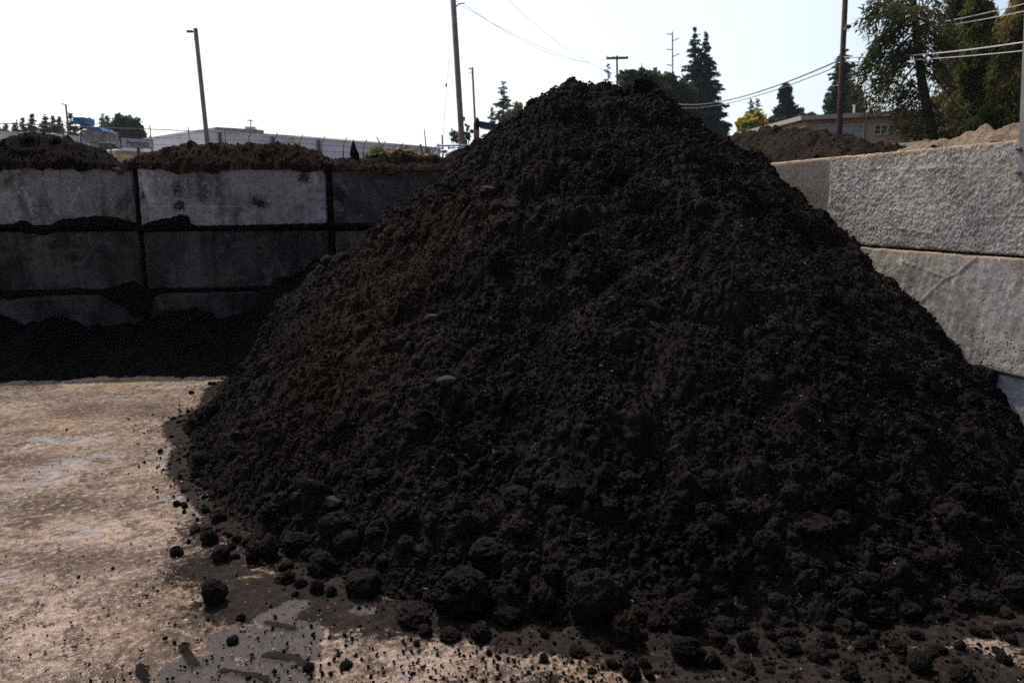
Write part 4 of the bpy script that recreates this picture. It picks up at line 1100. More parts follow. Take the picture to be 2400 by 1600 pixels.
MB().tube([at(578, 282, 52), at(595, 284, 52)], .03, 6).build('crossarm', M_DKTRIM, rt)

# cables
def cable(a, Da, b, Db, sag, r, m, label, group='overhead cables', kinks=24):
    A = at(a[0], a[1], Da); B = at(b[0], b[1], Db)
    pts = [A+(B-A)*t_+np.array([0, 0, -sag*4*t_*(1-t_)]) for t_ in np.linspace(0, 1, kinks)]
    c = sum(pts)/len(pts)
    o = MB().tube([p-c for p in pts], r, 6).build('cable', m, None, loc=c, smooth=True)
    return tag(o, label, 'cable', group)
cable((1971, 140), 21, (1580, 243), 46, .45, .020, M_WIRE, 'thicker dark cable falling from the brown wooden pole behind the heap')
cable((1970, 153), 21, (1580, 252), 46, .40, .013, M_WIRE, 'thinner dark cable just under the thicker one, falling behind the heap')
cable((1975, 134), 21, (2460, 90), 13, .10, .016, M_WIREL, 'upper of the two pale cables running right from the brown wooden pole')
cable((1976, 145), 21, (2460, 113), 13, .06, .011, M_WIREL, 'lower of the two pale cables running right from the brown wooden pole')
cable((2050, 66), 30, (2460, -6), 14, .15, .009, M_WIREL, 'highest thin wire crossing the big conifers')
cable((2060, 67), 30, (2460, 14), 14, .15, .011, M_WIREL, 'second thin wire crossing the big conifers')
cable((1075, 10), 28, (1576, 81), 105, 3.0, .008, M_WIREF, 'faint wire from the leaning pole to the top arm of the transmission pole')
cable((1180, -10), 34, (1562, 117), 105, 3.2, .008, M_WIREF, 'faint wire falling to the middle arm of the transmission pole')
cable((1090, 12), 28, (1440, 132), 60, 1.0, .008, M_WIREF, 'faint wire falling to the T-shaped pole')
cable((1052, 140), 28, (1037, 342), 26, .0, .006, M_WIRE, 'guy wire slanting beside the leaning utility pole')
cable((1046, 196), 27.9, (1046, 204), 27.9, 0, .03, M_WIRE, 'small dark insulator on the guy wire')

# ------------------------------------------------------------------ trees
def leaf_faces(P, size, rg, dirs=None, el=1.6, flat=.5, wd=.5):
    """one small bent leaf-clump (two triangles) per point"""
    n = len(P)
    a = rg.normal(size=(n, 3)) if dirs is None else dirs+rg.normal(size=(n, 3))*.45
    a /= np.linalg.norm(a, axis=1)[:, None]+1e-9
    b = rg.normal(size=(n, 3)); b[:, 2] *= flat; b -= (b*a).sum(1)[:, None]*a; b /= np.linalg.norm(b, axis=1)[:, None]+1e-9
    s_ = size*rg.uniform(.6, 1.4, n)
    A = a*(s_*el)[:, None]; B = b*(s_*wd)[:, None]
    V = np.stack([P-A*.5, P+B-A*.05, P+A*.5, P-B+A*.05], 1).reshape(-1, 3)
    return V, np.arange(4*n).reshape(n, 4)
def conifer(D, u, vt, hw, vb, m, label, seed=0, lean=0.0, leaf=.18, dens=1.0, droop=.25, z0f=.10, gap=.0, shape=.9, name='fir_tree', group=None, hang=.3, whorl=None, xr=None, trunk_r=None, ub=None, topcut=1.0):
    rg = np.random.RandomState(seed)
    T = at(u, vt, D); Bq = at(u if ub is None else ub, vb, D)
    H = T[2]; zb = Bq[2]
    base = np.array([Bq[0]-(T[0]-Bq[0])/(H-zb)*zb, D, 0.])
    rvb = hw/FPX*D
    rb = rvb/max(.15, ((H-zb)/H)**shape); rb = min(rb, H*.32)
    rt = thing(name, (base[0], base[1], 0), label, 'tree', group)
    ax = np.array([T[0]-base[0], 0, H])
    tr = trunk_r or H*.011+.03
    MB().tube([base, base+ax*.5, base+ax*.97], [tr*1.2, tr*.7, tr*.12], 8).build('trunk', M_BARK, rt, smooth=True)
    whorl = whorl or max(.25, H/38)
    z = H*z0f; P = []; Dr = []; Sz = []; br = MB()
    while z < H*.985:
        f = z/H
        L = rb*(1-f)**shape*1.04+.006*H*(1-f)+.03
        nb = int(rg.randint(5, 8)*dens**.4)
        az0 = rg.uniform(0, 6.28)
        for k in range(nb):
            az = az0+k*2*math.pi/nb+rg.uniform(-.35, .35)
            l = L*rg.uniform(.62, 1.12)
            if rg.rand() < gap: l *= rg.uniform(.15, .5)
            up = .35*(f**1.5)-.05
            ns = max(3, int(l/(leaf*.38)*dens))
            t_ = np.linspace(.12, 1, ns)
            fz = min(.985, max(z0f*.6, f+rg.uniform(-.5, .5)*whorl/H)); c = base+ax*fz; l *= ((1-fz)/(1-f+1e-6))**.8 if f < .97 else 1
            px = c[0]+math.cos(az)*l*t_; py = c[1]+math.sin(az)*l*t_
            pz = c[2]+rg.uniform(-.1, .1)*whorl+l*(up*t_-droop*t_**2+.10*droop*t_**4)
            wdt = l*.20*(1.05-t_)+leaf*.3
            for rep in range(3):
                Sz.append(np.full(ns, leaf*(1.12-.62*fz**2)))
                off = rg.normal(size=(ns, 3))*wdt[:, None]*np.array([.75, .75, .22])
                off[:, 2] -= np.abs(rg.normal(size=ns))*wdt*hang*2
                P.append(np.stack([px, py, pz], 1)+off)
                side = rg.choice([-1, 1], ns)
                dd = np.stack([math.cos(az)-math.sin(az)*side*.8, math.sin(az)+math.cos(az)*side*.8, -.25-.7*hang+0*t_], 1) if True else None
                Dr.append(dd)
            if l > 1.0 and H < 40 and D < 80 and k % 2 == 0: br.tube([c, (px[-1]*.6+c[0]*.4, py[-1]*.6+c[1]*.4, pz[int(ns*.6)])], [tr*.22, tr*.06], 4, False)
        z += whorl*rg.uniform(.75, 1.25)
    P = np.concatenate(P); Dr = np.concatenate(Dr)
    V, Fq = leaf_faces(P, np.concatenate(Sz), rg, Dr, 2.2, .5, .42)
    cr = mesh_np('crown', V-base, Fq, m, rt, False)
    if br.f: br.build('branches', M_BARK, rt)
    return rt
def broad(D, blobs, m, label, seed=0, leaf=.2, n=5000, name='broadleaf_tree', cat='tree', group=None, trunk=True, base_u=None):
    """blobs: (u, v, ru, rv) ellipses of the crown as measured, given depth of their own"""
    rg = np.random.RandomState(seed)
    u0 = base_u if base_u is not None else np.mean([b[0] for b in blobs])
    gx_ = at(u0, 480, D); rt = thing(name, (gx_[0], D, 0), label, cat, group)
    P = []; tot = sum(b[2]*b[3] for b in blobs); mbt = MB()
    tops = []
    for (u, v, ru, rv) in blobs:
        c = at(u, v, D); rx = ru/FPX*D; rz = rv/FPX*D
        tops.append(c)
        k = int(n*ru*rv/tot)
        # leaf clumps gathered round sub-centres spread through the volume
        nc = max(6, k//45)
        d = rg.normal(size=(nc, 3)); d /= np.linalg.norm(d, axis=1)[:, None]; q = d*(rg.rand(nc, 1)**.45)*[rx, rx*.85, rz]
        ci = rg.randint(nc, size=k)
        s_ = .20*min(rx, rz)
        P.append(c+q[ci]+rg.normal(size=(k, 3))*s_)
        if trunk: mbt.tube([(gx_[0]*.6+c[0]*.4, D, c[2]*.45), c, c+[0, 0, rz*.6]], [.012*D*.12+.05, .03, .01], 5)
    P = np.concatenate(P); P = P[P[:, 2] > .1]
    V, Fq = leaf_faces(P, leaf, rg, None, 1.2, 1.0)
    b0 = np.array([gx_[0], D, 0])
    mesh_np('crown', V-b0, Fq, m, rt, False)
    if trunk:
        zt = np.mean([t_[2] for t_ in tops])
        MB().tube([(gx_[0], D, 0), (gx_[0]+.05, D, zt*.5)], [.016*zt+.05, .011*zt+.04], 8).build('trunk', M_BARK, rt, smooth=True)
        mbt.build('limbs', M_BARK, rt)
    return rt
GF = 'small firs on the far left skyline'
labs = ['lowest fir at the far left edge of the skyline', 'second small fir from the left edge of the skyline', 'third fir from the left, small and narrow', 'fourth fir from the left, with a slim pointed top',
        'broad-based fir, fifth from the left', 'dense fir just left of the leaning thin pole', 'narrow fir with a companion, left of the leaning thin pole', 'thick fir touching the leaning thin pole']
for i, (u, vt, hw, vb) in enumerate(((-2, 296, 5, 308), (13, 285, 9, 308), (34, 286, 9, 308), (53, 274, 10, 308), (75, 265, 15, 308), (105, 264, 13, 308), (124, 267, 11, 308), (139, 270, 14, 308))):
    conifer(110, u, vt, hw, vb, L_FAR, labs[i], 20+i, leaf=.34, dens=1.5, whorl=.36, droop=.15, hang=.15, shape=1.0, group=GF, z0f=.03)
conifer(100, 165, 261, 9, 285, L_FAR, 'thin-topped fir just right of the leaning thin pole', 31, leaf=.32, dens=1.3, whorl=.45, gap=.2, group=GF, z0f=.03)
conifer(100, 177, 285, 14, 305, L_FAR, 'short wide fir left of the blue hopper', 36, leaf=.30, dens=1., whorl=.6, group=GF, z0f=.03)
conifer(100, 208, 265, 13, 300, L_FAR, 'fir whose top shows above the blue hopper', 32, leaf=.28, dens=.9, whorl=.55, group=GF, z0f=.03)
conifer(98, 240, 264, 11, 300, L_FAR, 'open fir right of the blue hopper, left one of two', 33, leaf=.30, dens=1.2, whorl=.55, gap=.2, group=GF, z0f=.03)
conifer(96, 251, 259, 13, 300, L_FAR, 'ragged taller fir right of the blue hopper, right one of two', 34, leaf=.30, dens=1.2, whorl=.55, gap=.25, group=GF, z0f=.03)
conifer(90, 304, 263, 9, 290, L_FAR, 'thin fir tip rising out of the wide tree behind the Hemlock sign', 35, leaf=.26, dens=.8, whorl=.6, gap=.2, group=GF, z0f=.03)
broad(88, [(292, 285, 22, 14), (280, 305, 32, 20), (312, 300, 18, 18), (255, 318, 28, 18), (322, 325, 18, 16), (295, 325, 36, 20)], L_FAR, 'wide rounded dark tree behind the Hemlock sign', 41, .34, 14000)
broad(95, [(366, 342, 8, 10), (362, 352, 12, 10)], L_FIR, 'tiny round bush top right of the Hemlock sign', 42, .4, 900, 'bush')
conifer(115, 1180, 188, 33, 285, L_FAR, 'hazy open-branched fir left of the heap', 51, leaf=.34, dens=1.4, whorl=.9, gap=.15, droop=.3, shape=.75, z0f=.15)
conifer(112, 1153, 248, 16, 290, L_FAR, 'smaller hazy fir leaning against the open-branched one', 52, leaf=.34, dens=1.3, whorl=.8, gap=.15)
broad(120, [(1212, 256, 12, 16), (1196, 272, 14, 18)], L_LIME, 'pale green leafy tree just showing behind the left shoulder of the heap', 53, .30, 2600)
broad(70, [(1073, 318, 16, 22), (1090, 326, 14, 20), (1100, 310, 9, 14), (1095, 298, 5, 10)], L_FIR, 'thin sparse tree round the foot of the leaning utility pole', 54, .16, 750)
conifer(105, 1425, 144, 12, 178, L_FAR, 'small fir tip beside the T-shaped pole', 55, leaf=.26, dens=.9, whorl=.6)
broad(68, [(1466, 178, 16, 14), (1500, 180, 24, 18), (1530, 186, 24, 22), (1558, 195, 22, 24), (1480, 200, 40, 22), (1575, 215, 30, 30), (1540, 225, 45, 30), (1600, 240, 30, 34), (1500, 262, 70, 50), (1540, 330, 80, 60), (1490, 380, 70, 60)], L_BROAD, 'rounded olive-green tree behind the summit of the heap', 56, .22, 42000)
conifer(75, 1629, 58, 38, 200, L_FIR, 'left and taller top of the big double fir behind the heap', 61, leaf=.27, dens=1.7, whorl=.55, droop=.28, shape=.95, gap=.12, z0f=.06, hang=.4)
conifer(75.5, 1655, 68, 48, 260, L_FIR, 'right top of the big double fir behind the heap', 62, leaf=.27, dens=1.7, whorl=.55, droop=.3, shape=.95, gap=.12, z0f=.06, hang=.45)
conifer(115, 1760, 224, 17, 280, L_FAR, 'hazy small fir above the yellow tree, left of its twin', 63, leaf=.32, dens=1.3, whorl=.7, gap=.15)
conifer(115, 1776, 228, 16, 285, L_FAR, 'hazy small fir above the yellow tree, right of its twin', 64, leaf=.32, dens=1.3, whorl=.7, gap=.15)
broad(60, [(1765, 285, 26, 18), (1750, 296, 22, 16), (1780, 293, 20, 16), (1764, 305, 36, 16)], L_YEL, 'bright yellow autumn tree behind the brown mound on the right', 65, .22, 6500)
broad(72, [(1842, 210, 12, 12), (1838, 228, 13, 14), (1846, 245, 13, 14), (1832, 262, 18, 16), (1862, 262, 16, 14), (1838, 282, 26, 18), (1868, 280, 18, 14)], L_FIR, 'narrow billowing dark evergreen left of the tan building', 66, .22, 10000, 'evergreen_tree')
conifer(62, 1976, 113, 34, 225, L_FIR, 'tall blue-green evergreen behind the brown wooden pole', 67, leaf=.27, dens=1.8, whorl=.5, droop=.1, shape=.55, gap=.12, z0f=.05, name='evergreen_tree')
broad(62, [(1962, 245, 24, 24), (1998, 240, 24, 26), (1980, 262, 40, 20)], L_FIR, 'dark lower evergreen at the foot of the tall blue-green one', 68, .22, 8000, 'evergreen_tree')
broad(66, [(1815, 290, 26, 12), (1880, 283, 20, 12), (1905, 272, 10, 8)], L_BROAD, 'low dark hedge of trees along the roof edge of the tan building', 69, .28, 2500)

# big conifer with the open crown, right
def limb_tree(D, trunk, r0, limbs, m, label, seed, leaf, n_per, name='big_conifer', hang=1.0, extra=None):
    rg = np.random.RandomState(seed)
    TP = [at(u, v, D) for u, v in trunk]
    s_ = (TP[-2]-TP[-1])/(TP[-2][2]-TP[-1][2]); G = TP[-1]-s_*TP[-1][2]
    rt = thing(name, (G[0], G[1], 0), label, 'tree')
    path = [G]+TP[::-1]
    MB().tube(path, list(np.linspace(r0*1.15, r0*.35, len(path))), 12).build('trunk', M_BARK, rt, smooth=True)
    br = MB(); P = []; Dr = []
    tp = np.array(TP)
    def axis_at(z):
        o_ = np.argsort(tp[:, 2]); return np.array([np.interp(z, tp[o_, 2], tp[o_, 0]), D, z])
    for (u, v, w2, dz, rn) in limbs:       # tip seen at (u, v), spread, rise of the root above the tip, reach towards/away from us
        tip = at(u, v, D+rn); root = axis_at(tip[2]+dz); mid = root*.45+tip*.55+np.array([0, 0, abs(dz)*.28+.1])
        tt = np.linspace(0, 1, 14)[:, None]
        cur = (1-tt)**2*root+2*tt*(1-tt)*mid+tt**2*tip
        br.tube(cur, list(np.linspace(r0*.22, .012, 14)), 6, False)
        L = np.linalg.norm(tip-root); k = int(n_per*.42*L*(w2+.4))
        t_ = rg.rand(k)**.75*.88+.12
        i = (t_*13).astype(int).clip(0, 12); fr = (t_*13-i)[:, None]
        c = cur[i]*(1-fr)+cur[i+1]*fr
        d = (tip-root)/L; sid = np.cross(d, [0, 0, 1.]); sid /= np.linalg.norm(sid)
        # side twigs, every clump hangs from one
        tw = rg.randint(0, 26, k); tws = np.random.RandomState(seed+int(u)).uniform(-.8, .8, 26)[tw]; c = c + (np.round(t_*13)/13-t_)[:, None]*0
        lat = tws*w2*(1.15-t_*.6)
        drop = np.abs(rg.normal(size=k))*.15*hang*(.5+.5*w2)
        P.append(c+sid*lat[:, None]+d*np.abs(lat)[:, None]*.35+rg.normal(size=(k, 3))*.07-np.stack([0*t_, 0*t_, drop+np.abs(lat)*.25], 1))
        Dr.append(np.stack([d[0]*.5+sid[0]*np.sign(lat)*.5, d[1]*.5+sid[1]*np.sign(lat)*.5, -.30-.2*hang+0*lat], 1))
    P = np.concatenate(P); Dr = np.concatenate(Dr)
    V, Fq = leaf_faces(P, leaf, rg, Dr, 3.0, .5, .33)
    g0 = np.array([G[0], G[1], 0])
    mesh_np('crown', V-g0, Fq, m, rt, False)
    br.build('branches', M_BARK, rt, smooth=True)
    return rt
limbs = [(2032, 12, .35, .3, -.4), (2062, -30, .4, .4, .5), (2018, 52, .40, .7, -.5), (2030, 75, .35, .6, .6), (2048, 38, .4, .5, 1.0), (2070, 95, .45, .5, -.8), (2045, 128, .35, 1.3, .5), (2038, 150, .30, 1.4, -.3),
         (2005, 182, .30, 1.6, -.4), (2022, 195, .35, 1.5, .4), (2060, 170, .45, .9, -.9), (2080, 205, .45, .7, .8), (2050, 225, .42, 1.5, -.4), (1992, 232, .22, 1.9, .2), (2028, 262, .35, 2.1, -.5), (2062, 255, .42, 1.4, .6), (2085, 262, .35, 1.2, -.9),
         (2110, 130, .4, .3, -1.0), (2118, 230, .4, .5, -1.2), (2105, 300, .45, .9, -.6), (2085, 318, .3, 1.1, .4), (2135, 320, .45, .8, -1.0), (2180, 330, .5, .5, -1.1), (2130, 290, .4, .6, .9),
         (2215, 20, .5, .4, -.5), (2225, 70, .5, .4, .6), (2210, 110, .4, .6, -.9), (2235, 130, .5, .8, .3), (2190, 60, .35, .2, -1.3), (2240, 200, .4, .8, -.3), (2245, 260, .4, .9, .5), (2215, 300, .4, .7, -.6),
         (2095, 20, .4, .2, -1.1), (2100, 60, .4, .3, 1.2), (2160, 20, .4, .1, -1.3), (2150, 100, .3, .1, -1.2), (2230, -20, .5, .4, .2), (2200, 165, .35, .6, -1.1), (2255, 165, .4, .9, .8)]
limb_tree(18.5, [(2140, -60), (2141, 0), (2150, 110), (2162, 200), (2182, 300)], .125, limbs, L_FIRDK, 'tall open conifer with bare dark trunk and drooping branches before the tan building', 71, .055, 500)
def mass(D, u0, u1, vt, m, label, seed, n, leaf, name='big_conifer', sprays=90, hang=1.0, vb=335):
    """a dense conifer built of many drooping sprays spread over a tapering column"""
    rg = np.random.RandomState(seed)
    uc = (u0+u1)/2; c0 = at(uc, 300, D); G = np.array([c0[0], D, 0]); H = at(uc, vt, D)[2]; rb = (u1-u0)/2/FPX*D
    rt = thing(name, (G[0], D, 0), label, 'tree')
    MB().tube([G, G+[0, 0, H*.9]], [.2, .04], 10).build('trunk', M_BARK, rt, smooth=True)
    P = []; Dr = []; br = MB()
    for k in range(sprays):
        z = H*(.02+.96*rg.rand()**.9); a = rg.uniform(0, 6.28)
        L = rb*(1.03-(z/H)**1.6)*rg.uniform(.55, 1.12)
        d = np.array([math.cos(a), math.sin(a), .0]); root = G+[0, 0, z]
        tip = root+d*L+[0, 0, -L*rg.uniform(.1, .6)]
        q = int(n/sprays*(.5+L/rb))
        t_ = rg.rand(q)**.6
        c = root+(tip-root)*t_[:, None]+np.array([0, 0, 1])*(.22*L*np.sin(t_*math.pi))[:, None]
        sid = np.array([-d[1], d[0], 0]); lat = rg.normal(size=q)*.24*L*(1.1-t_*.5)
        P.append(c+sid*lat[:, None]-np.stack([0*t_, 0*t_, np.abs(rg.normal(size=q))*.22*hang+np.abs(lat)*.4], 1)+rg.normal(size=(q, 3))*.05)
        Dr.append(np.tile(d*.5+[0, 0, -.8], (q, 1)))
        if k % 3 == 0: br.tube([root, tip], [.03, .006], 4, False)
    P = np.concatenate(P); Dr = np.concatenate(Dr); ok = P[:, 2] > .05; P, Dr = P[ok], Dr[ok]
    V, Fq = leaf_faces(P, leaf, rg, Dr, 3.0, .5, .36)
    mesh_np('crown', V-G, Fq, m, rt, False); br.build('branches', M_BARK, rt)
    return rt
mass(19.5, 2205, 2335, -260, L_OLIVE, 'dense olive-brown conifer right of the open one', 81, 75000, .055, sprays=150)
mass(17.5, 2285, 2470, -330, L_OLIVE, 'dense olive-green conifer at the right edge behind the steel plate', 82, 90000, .052, sprays=160)
mass(24, 2140, 2320, -260, L_FIRDK, 'dark conifer filling the gap behind the olive-brown one', 83, 40000, .07, sprays=130)
mass(22, 2290, 2480, -300, L_FIRDK, 'dark conifer showing between the two dense olive ones', 84, 40000, .07, sprays=130)
mass(16.5, 2215, 2345, 262, L_OLIVE, 'low bushy brownish evergreen under the dense conifers', 85, 26000, .05, 'evergreen_shrub', sprays=90)

# ------------------------------------------------------------------ tan building
C0 = at(1890, 274, 24.8); HB = C0[2]
A1 = np.array([9.95+3.7*2.6, 24.8-1.9*2.6]); c2 = np.array([C0[0], C0[1]])
A1 = c2 + (at(2234, 258, 22.9)[:2]-c2)*3.0
B1 = at(1800, 298, 24.8*(210./187))[:2]; B1 = c2+(B1-c2)*1.7
bd = thing('tan_building', (c2[0], c2[1], 0), 'low tan flat-roofed building behind the brown mound and the conifers', 'building')
bk = A1+(B1-c2)
MB().prism([tuple(c2), tuple(A1), tuple(bk), tuple(B1)], 0, HB-.12).build('wall', M_TANWALL, bd)
dA = (A1-c2)/np.linalg.norm(A1-c2); dB = (B1-c2)/np.linalg.norm(B1-c2)
ov = .28
cc = c2-dA*ov-dB*ov
MB().prism([tuple(cc), tuple(A1+dA*ov-dB*ov), tuple(bk+dA*ov+dB*ov), tuple(B1+dB*ov-dA*ov)], HB-.118, HB+.02).build('roof', M_EAVE, bd)
nA = np.array([dA[1], -dA[0]]);  nA = nA if nA@(-c2) > 0 else -nA
nB = np.array([dB[1], -dB[0]]);  nB = nB if nB@(-c2) > 0 else -nB
def hit(u, v, P, e): return on_plane(u, v, P, e)
def win(u0, u1, v0, v1, e, nn, cols, rows, pm, label=None):
    Pq = c2; a = hit(u0, v0, Pq, e); b = hit(u1, v1, Pq, e)
    s0 = (a[:2]-Pq)@e; s1 = (b[:2]-Pq)@e; z1 = a[2]; z0 = b[2]
    z0, z1 = min(z0, z1), max(z0, z1)
    def q(s_, off): p = Pq+e*s_+nn*off; return p
    def bar(sa, sb, za, zb, off0, off1, mb):
        P4 = [q(sa, off0), q(sb, off0), q(sb, off1), q(sa, off1)]
        mb.prism([tuple(p) for p in P4], za, zb)
    fr = MB(); w_ = .05
    bar(s0, s1, z1-w_, z1, .003, .05, fr); bar(s0, s1, z0, z0+w_, .003, .05, fr); bar(s0, s0+w_, z0+w_, z1-w_, .003, .05, fr); bar(s1-w_, s1, z0+w_, z1-w_, .003, .05, fr)
    for k in range(1, cols):
        s_ = s0+(s1-s0)*k/cols; bar(s_-.022, s_+.022, z0+w_, z1-w_, .003, .045, fr)
    for k in range(1, rows):
        z_ = z0+(z1-z0)*k/rows; bar(s0+w_, s1-w_, z_-.012, z_+.012, .02, .042, fr)
    wo = MB(); bar(s0+w_, s1-w_, z0+w_, z1-w_, .004, .018, wo)
    o = fr.build('window', M_FRAMEW, bd)
    p = wo.build('pane', pm, o)
win(1908, 1966, 293, 332, dA, nA, 2, 3, M_SHADE)
win(1966.5, 2024, 293, 332, dA, nA, 2, 3, M_SHADE)
win(2048, 2082, 292, 317, dA, nA, 2, 2, M_WPANE)
win(2202, 2235, 281, 301, dA, nA, 2, 2, M_WPANE)
win(1892, 1870, 296, 312, dB, nB, 2, 2, M_PIPE)
win(1858, 1838, 302, 318, dB, nB, 2, 2, M_PIPE)
p = at(2002, 268, 25.5); MB().tube([p-[0, 0, .3], at(2002, 250, 25.5)], .035, 8).tube([at(2002, 249, 25.5), at(2002, 246, 25.5)], .055, 8).build('vent_pipe', M_PIPE, bd)
p = at(2054, 262, 25.5); MB().box(p, (.24, .2, .12)).build('roof_vent', M_EAVE, bd)

# ------------------------------------------------------------------ white warehouse, trailers and plant at the left
ZW = at(487, 303, 45)[2]
def y_for(v, z): # depth where height z is seen at row v (near the horizon formula, refined)
    lo, hi = 5., 400.
    for _ in range(50):
        mid = (lo+hi)/2
        if at(1000, v, mid)[2] < z: lo = mid
        else: hi = mid
    return lo
ye = y_for(346, ZW)
W0 = at(478, 303, 45)[:2]; W1 = at(1032, 346, ye)[:2]
we = (W1-W0)/np.linalg.norm(W1-W0); wn = np.array([we[1], -we[0]]); wn = wn if wn@(-W0) > 0 else -wn
wh = thing('warehouse', (W0[0], W0[1], 0), 'long low white warehouse receding to the right behind the back wall', 'building')
MB().prism([tuple(W0), tuple(W1), tuple(W1-wn*12), tuple(W0-wn*12)], 0, ZW-.13).build('wall', M_CORR, wh)
MB().prism([tuple(W0+wn*.08-we*.08), tuple(W1+wn*.08+we*.1), tuple(W1-wn*12.1+we*.1), tuple(W0-wn*12.1-we*.08)], ZW-.128, ZW).build('roof', M_WHITE, wh)
for u in (515, 638, 745, 925, 1002):
    a = on_plane(u, 340, W0, we); MB().tube([(a[0]+wn[0]*.12, a[1]+wn[1]*.12, 0), (a[0]+wn[0]*.12, a[1]+wn[1]*.12, ZW-.14)], .095, 8).build('downpipe', M_DKTRIM, wh)
a = on_plane(487, 303, W0-wn*3, we); b = on_plane(618, 303, W0-wn*3, we)
zt = on_plane(490, 297, W0-wn*3, we)[2]; zt2 = on_plane(618, 305, W0-wn*3, we)[2]
MB().add([(a[0], a[1], ZW-.02), (b[0], b[1], ZW-.02), (b[0], b[1], zt2), (a[0]+we[0]*.6, a[1]+we[1]*.6, zt+.02), (a[0]-wn[0]*2, a[1]-wn[1]*2, ZW-.02), (b[0]-wn[0]*2, b[1]-wn[1]*2, ZW-.02), (b[0]-wn[0]*2, b[1]-wn[1]*2, zt2), (a[0]+we[0]*.6-wn[0]*2, a[1]+we[1]*.6-wn[1]*2, zt+.02)],
         [(0,1,2,3),(7,6,5,4),(0,3,7,4),(1,5,6,2),(3,2,6,7)]).build('roof_ridge', M_ROOFC, wh)
p = on_plane(588, 302, W0-wn*4, we); MB().box((p[0], p[1], p[2]), (.62, .5, .24)).build('roof_vent', M_WHITE, wh)
q = thing('storage_shed', (*at(430, 400, 62)[:2], 0), 'small white shed with a dark corner left of the long warehouse', 'building')
a = at(380, 323, 62); b = at(482, 323, 62)
MB().box(((a[0]+b[0])/2, 65, a[2]/2), (b[0]-a[0], 6, a[2])).build('wall', M_CORR, q)
MB().box(((a[0]+b[0])/2, 65, a[2]+.06), (b[0]-a[0]+.2, 6.2, .12)).build('roof', M_WHITE, q)
MB().box((a[0]-.07, 61.9, a[2]/2), (.13, .3, a[2])).build('corner_trim', M_DKTRIM, q)
def trailer(uv0, uv1, D0, z, L, label):
    a = at(*uv0, D0); D1 = y_for(uv1[1], a[2]); b = at(*uv1, D1)
    e = (b[:2]-a[:2]); e /= np.linalg.norm(e); n_ = np.array([e[1], -e[0]]); n_ = n_ if n_@(-a[:2]) > 0 else -n_
    rt = thing('box_trailer', (a[0], a[1], 0), label, 'trailer', 'white trailers at the far left')
    z1 = a[2]; Q = [a[:2], b[:2], b[:2]-n_*2.5, a[:2]-n_*2.5]
    MB().prism([tuple(p) for p in Q], 1.15, z1).build('body', M_WHITE, rt)
    Q2 = [a[:2]+n_*.02+e*.4, b[:2]+n_*.02-e*.4, b[:2]+n_*.004-e*.4, a[:2]+n_*.004+e*.4]
    MB().prism([tuple(p) for p in Q2], z1-.52, z1-.40).build('stripe', M_BLUE, rt)
    for s_ in (.8, .9):
        c = a[:2]*(1-s_)+b[:2]*s_-n_*.3
        MB().tube([(c[0]+n_[0]*.12, c[1]+n_[1]*.12, .5), (c[0]-n_[0]*.12, c[1]-n_[1]*.12, .5)], .5, 18).build('wheel', M_RUBBER, rt)
trailer((-70, 305), (118, 312), 24, 4, 12, 'white box trailer with a thin blue stripe at the far left edge')
trailer((126, 312), (336, 338), 26, 4, 12, 'white box trailer behind the grey concrete bin and the Hemlock sign')
# concrete bin with blue hopper
D = 19.0
bn_ = thing('hopper_plant', (*at(214, 345, D)[:2], 0), 'grey concrete bin topped with blue hopper sheets at the far left', 'hopper')
a = at(190, 304, D); b = at(238, 306, D); w2 = b[0]-a[0]
zl = at(200, 333, D)[2]
MB().box(((a[0]+b[0])/2, D+.4, (a[2]+zl)/2), (w2, .8, a[2]-zl), 0, .015).build('upper_bin', M_BIN, bn_)
MB().box(((a[0]+b[0])/2+.08, D+.45, zl/2-.003), (w2-.1, .8, zl), 0, .015).build('lower_bin', M_BIN, bn_)
MB().box(((a[0]+b[0])/2+.01, D-.005, (a[2]+zl)/2), (.012, .012, a[2]-zl-.1)).build('seam', M_DKTRIM, bn_)
c = at(197, 285, D+.3); MB().box(c, (w2*.54, .5, .16), 0, .01).build('hopper', M_BLUE, bn_)
c = at(203, 296, D+.3); MB().box(c, (w2*.2, .4, .14)).build('chute', M_BLUE, bn_)
p0, p1, p2, p3 = at(205, 297, D-.1), at(234, 299, D-.1), at(240, 307, D-.1), at(208, 304.5, D-.1)
MB().add([p0, p1, p2, p3]+[p+np.array([0, .6, .0]) for p in (p0, p1, p2, p3)], [(0,3,2,1),(4,5,6,7),(0,1,5,4),(1,2,6,5),(2,3,7,6),(3,0,4,7)]).build('cover', M_BLUE, bn_)
MB().tube([at(188, 302, D-.1), at(204, 296, D-.1)], .035, 6).build('brace', M_WOODDK, bn_)
MB().tube([at(170, 303, D+.5), at(190, 303, D+.5)], .03, 6).tube([at(190, 303, D+.5), at(190, 345, D+.5)], .02, 6).build('beam', M_WOODDK, bn_)
o = MB().box(at(252, 341, 17.5)-[0, 0, 0], (.28, .3, .13), 0, .02).box(at(252, 366, 17.5), (.20, .25, .42)).build('machine_box', M_DKTRIM)
tag(o, 'dark squat machine housing between the concrete bin and the Hemlock sign', 'machine')
o = MB().tube([at(262, 340, 16.5), at(268, 341, 16.5), at(274, 347, 16.5), at(284, 349, 16.5), at(284, 400, 16.5)], .03, 8).build('bent_hose', M_RUBBER, smooth=True)
tag(o, 'black bent hose left of the Hemlock sign', 'hose')
a = at(238, 347, 14.5); b = at(345, 352, 15.2)
dxy = (b-a)[:2]; ang = math.atan2(dxy[1], dxy[0])
o = MB().box(((a[0]+b[0])/2, (a[1]+b[1])/2+.3, (a[2])/2), (np.linalg.norm(dxy), .5, a[2]-.0), ang, .03).build('barrier_wall', M_BARR)
tag(o, 'pale concrete barrier wall beneath the Hemlock sign', 'concrete barrier')
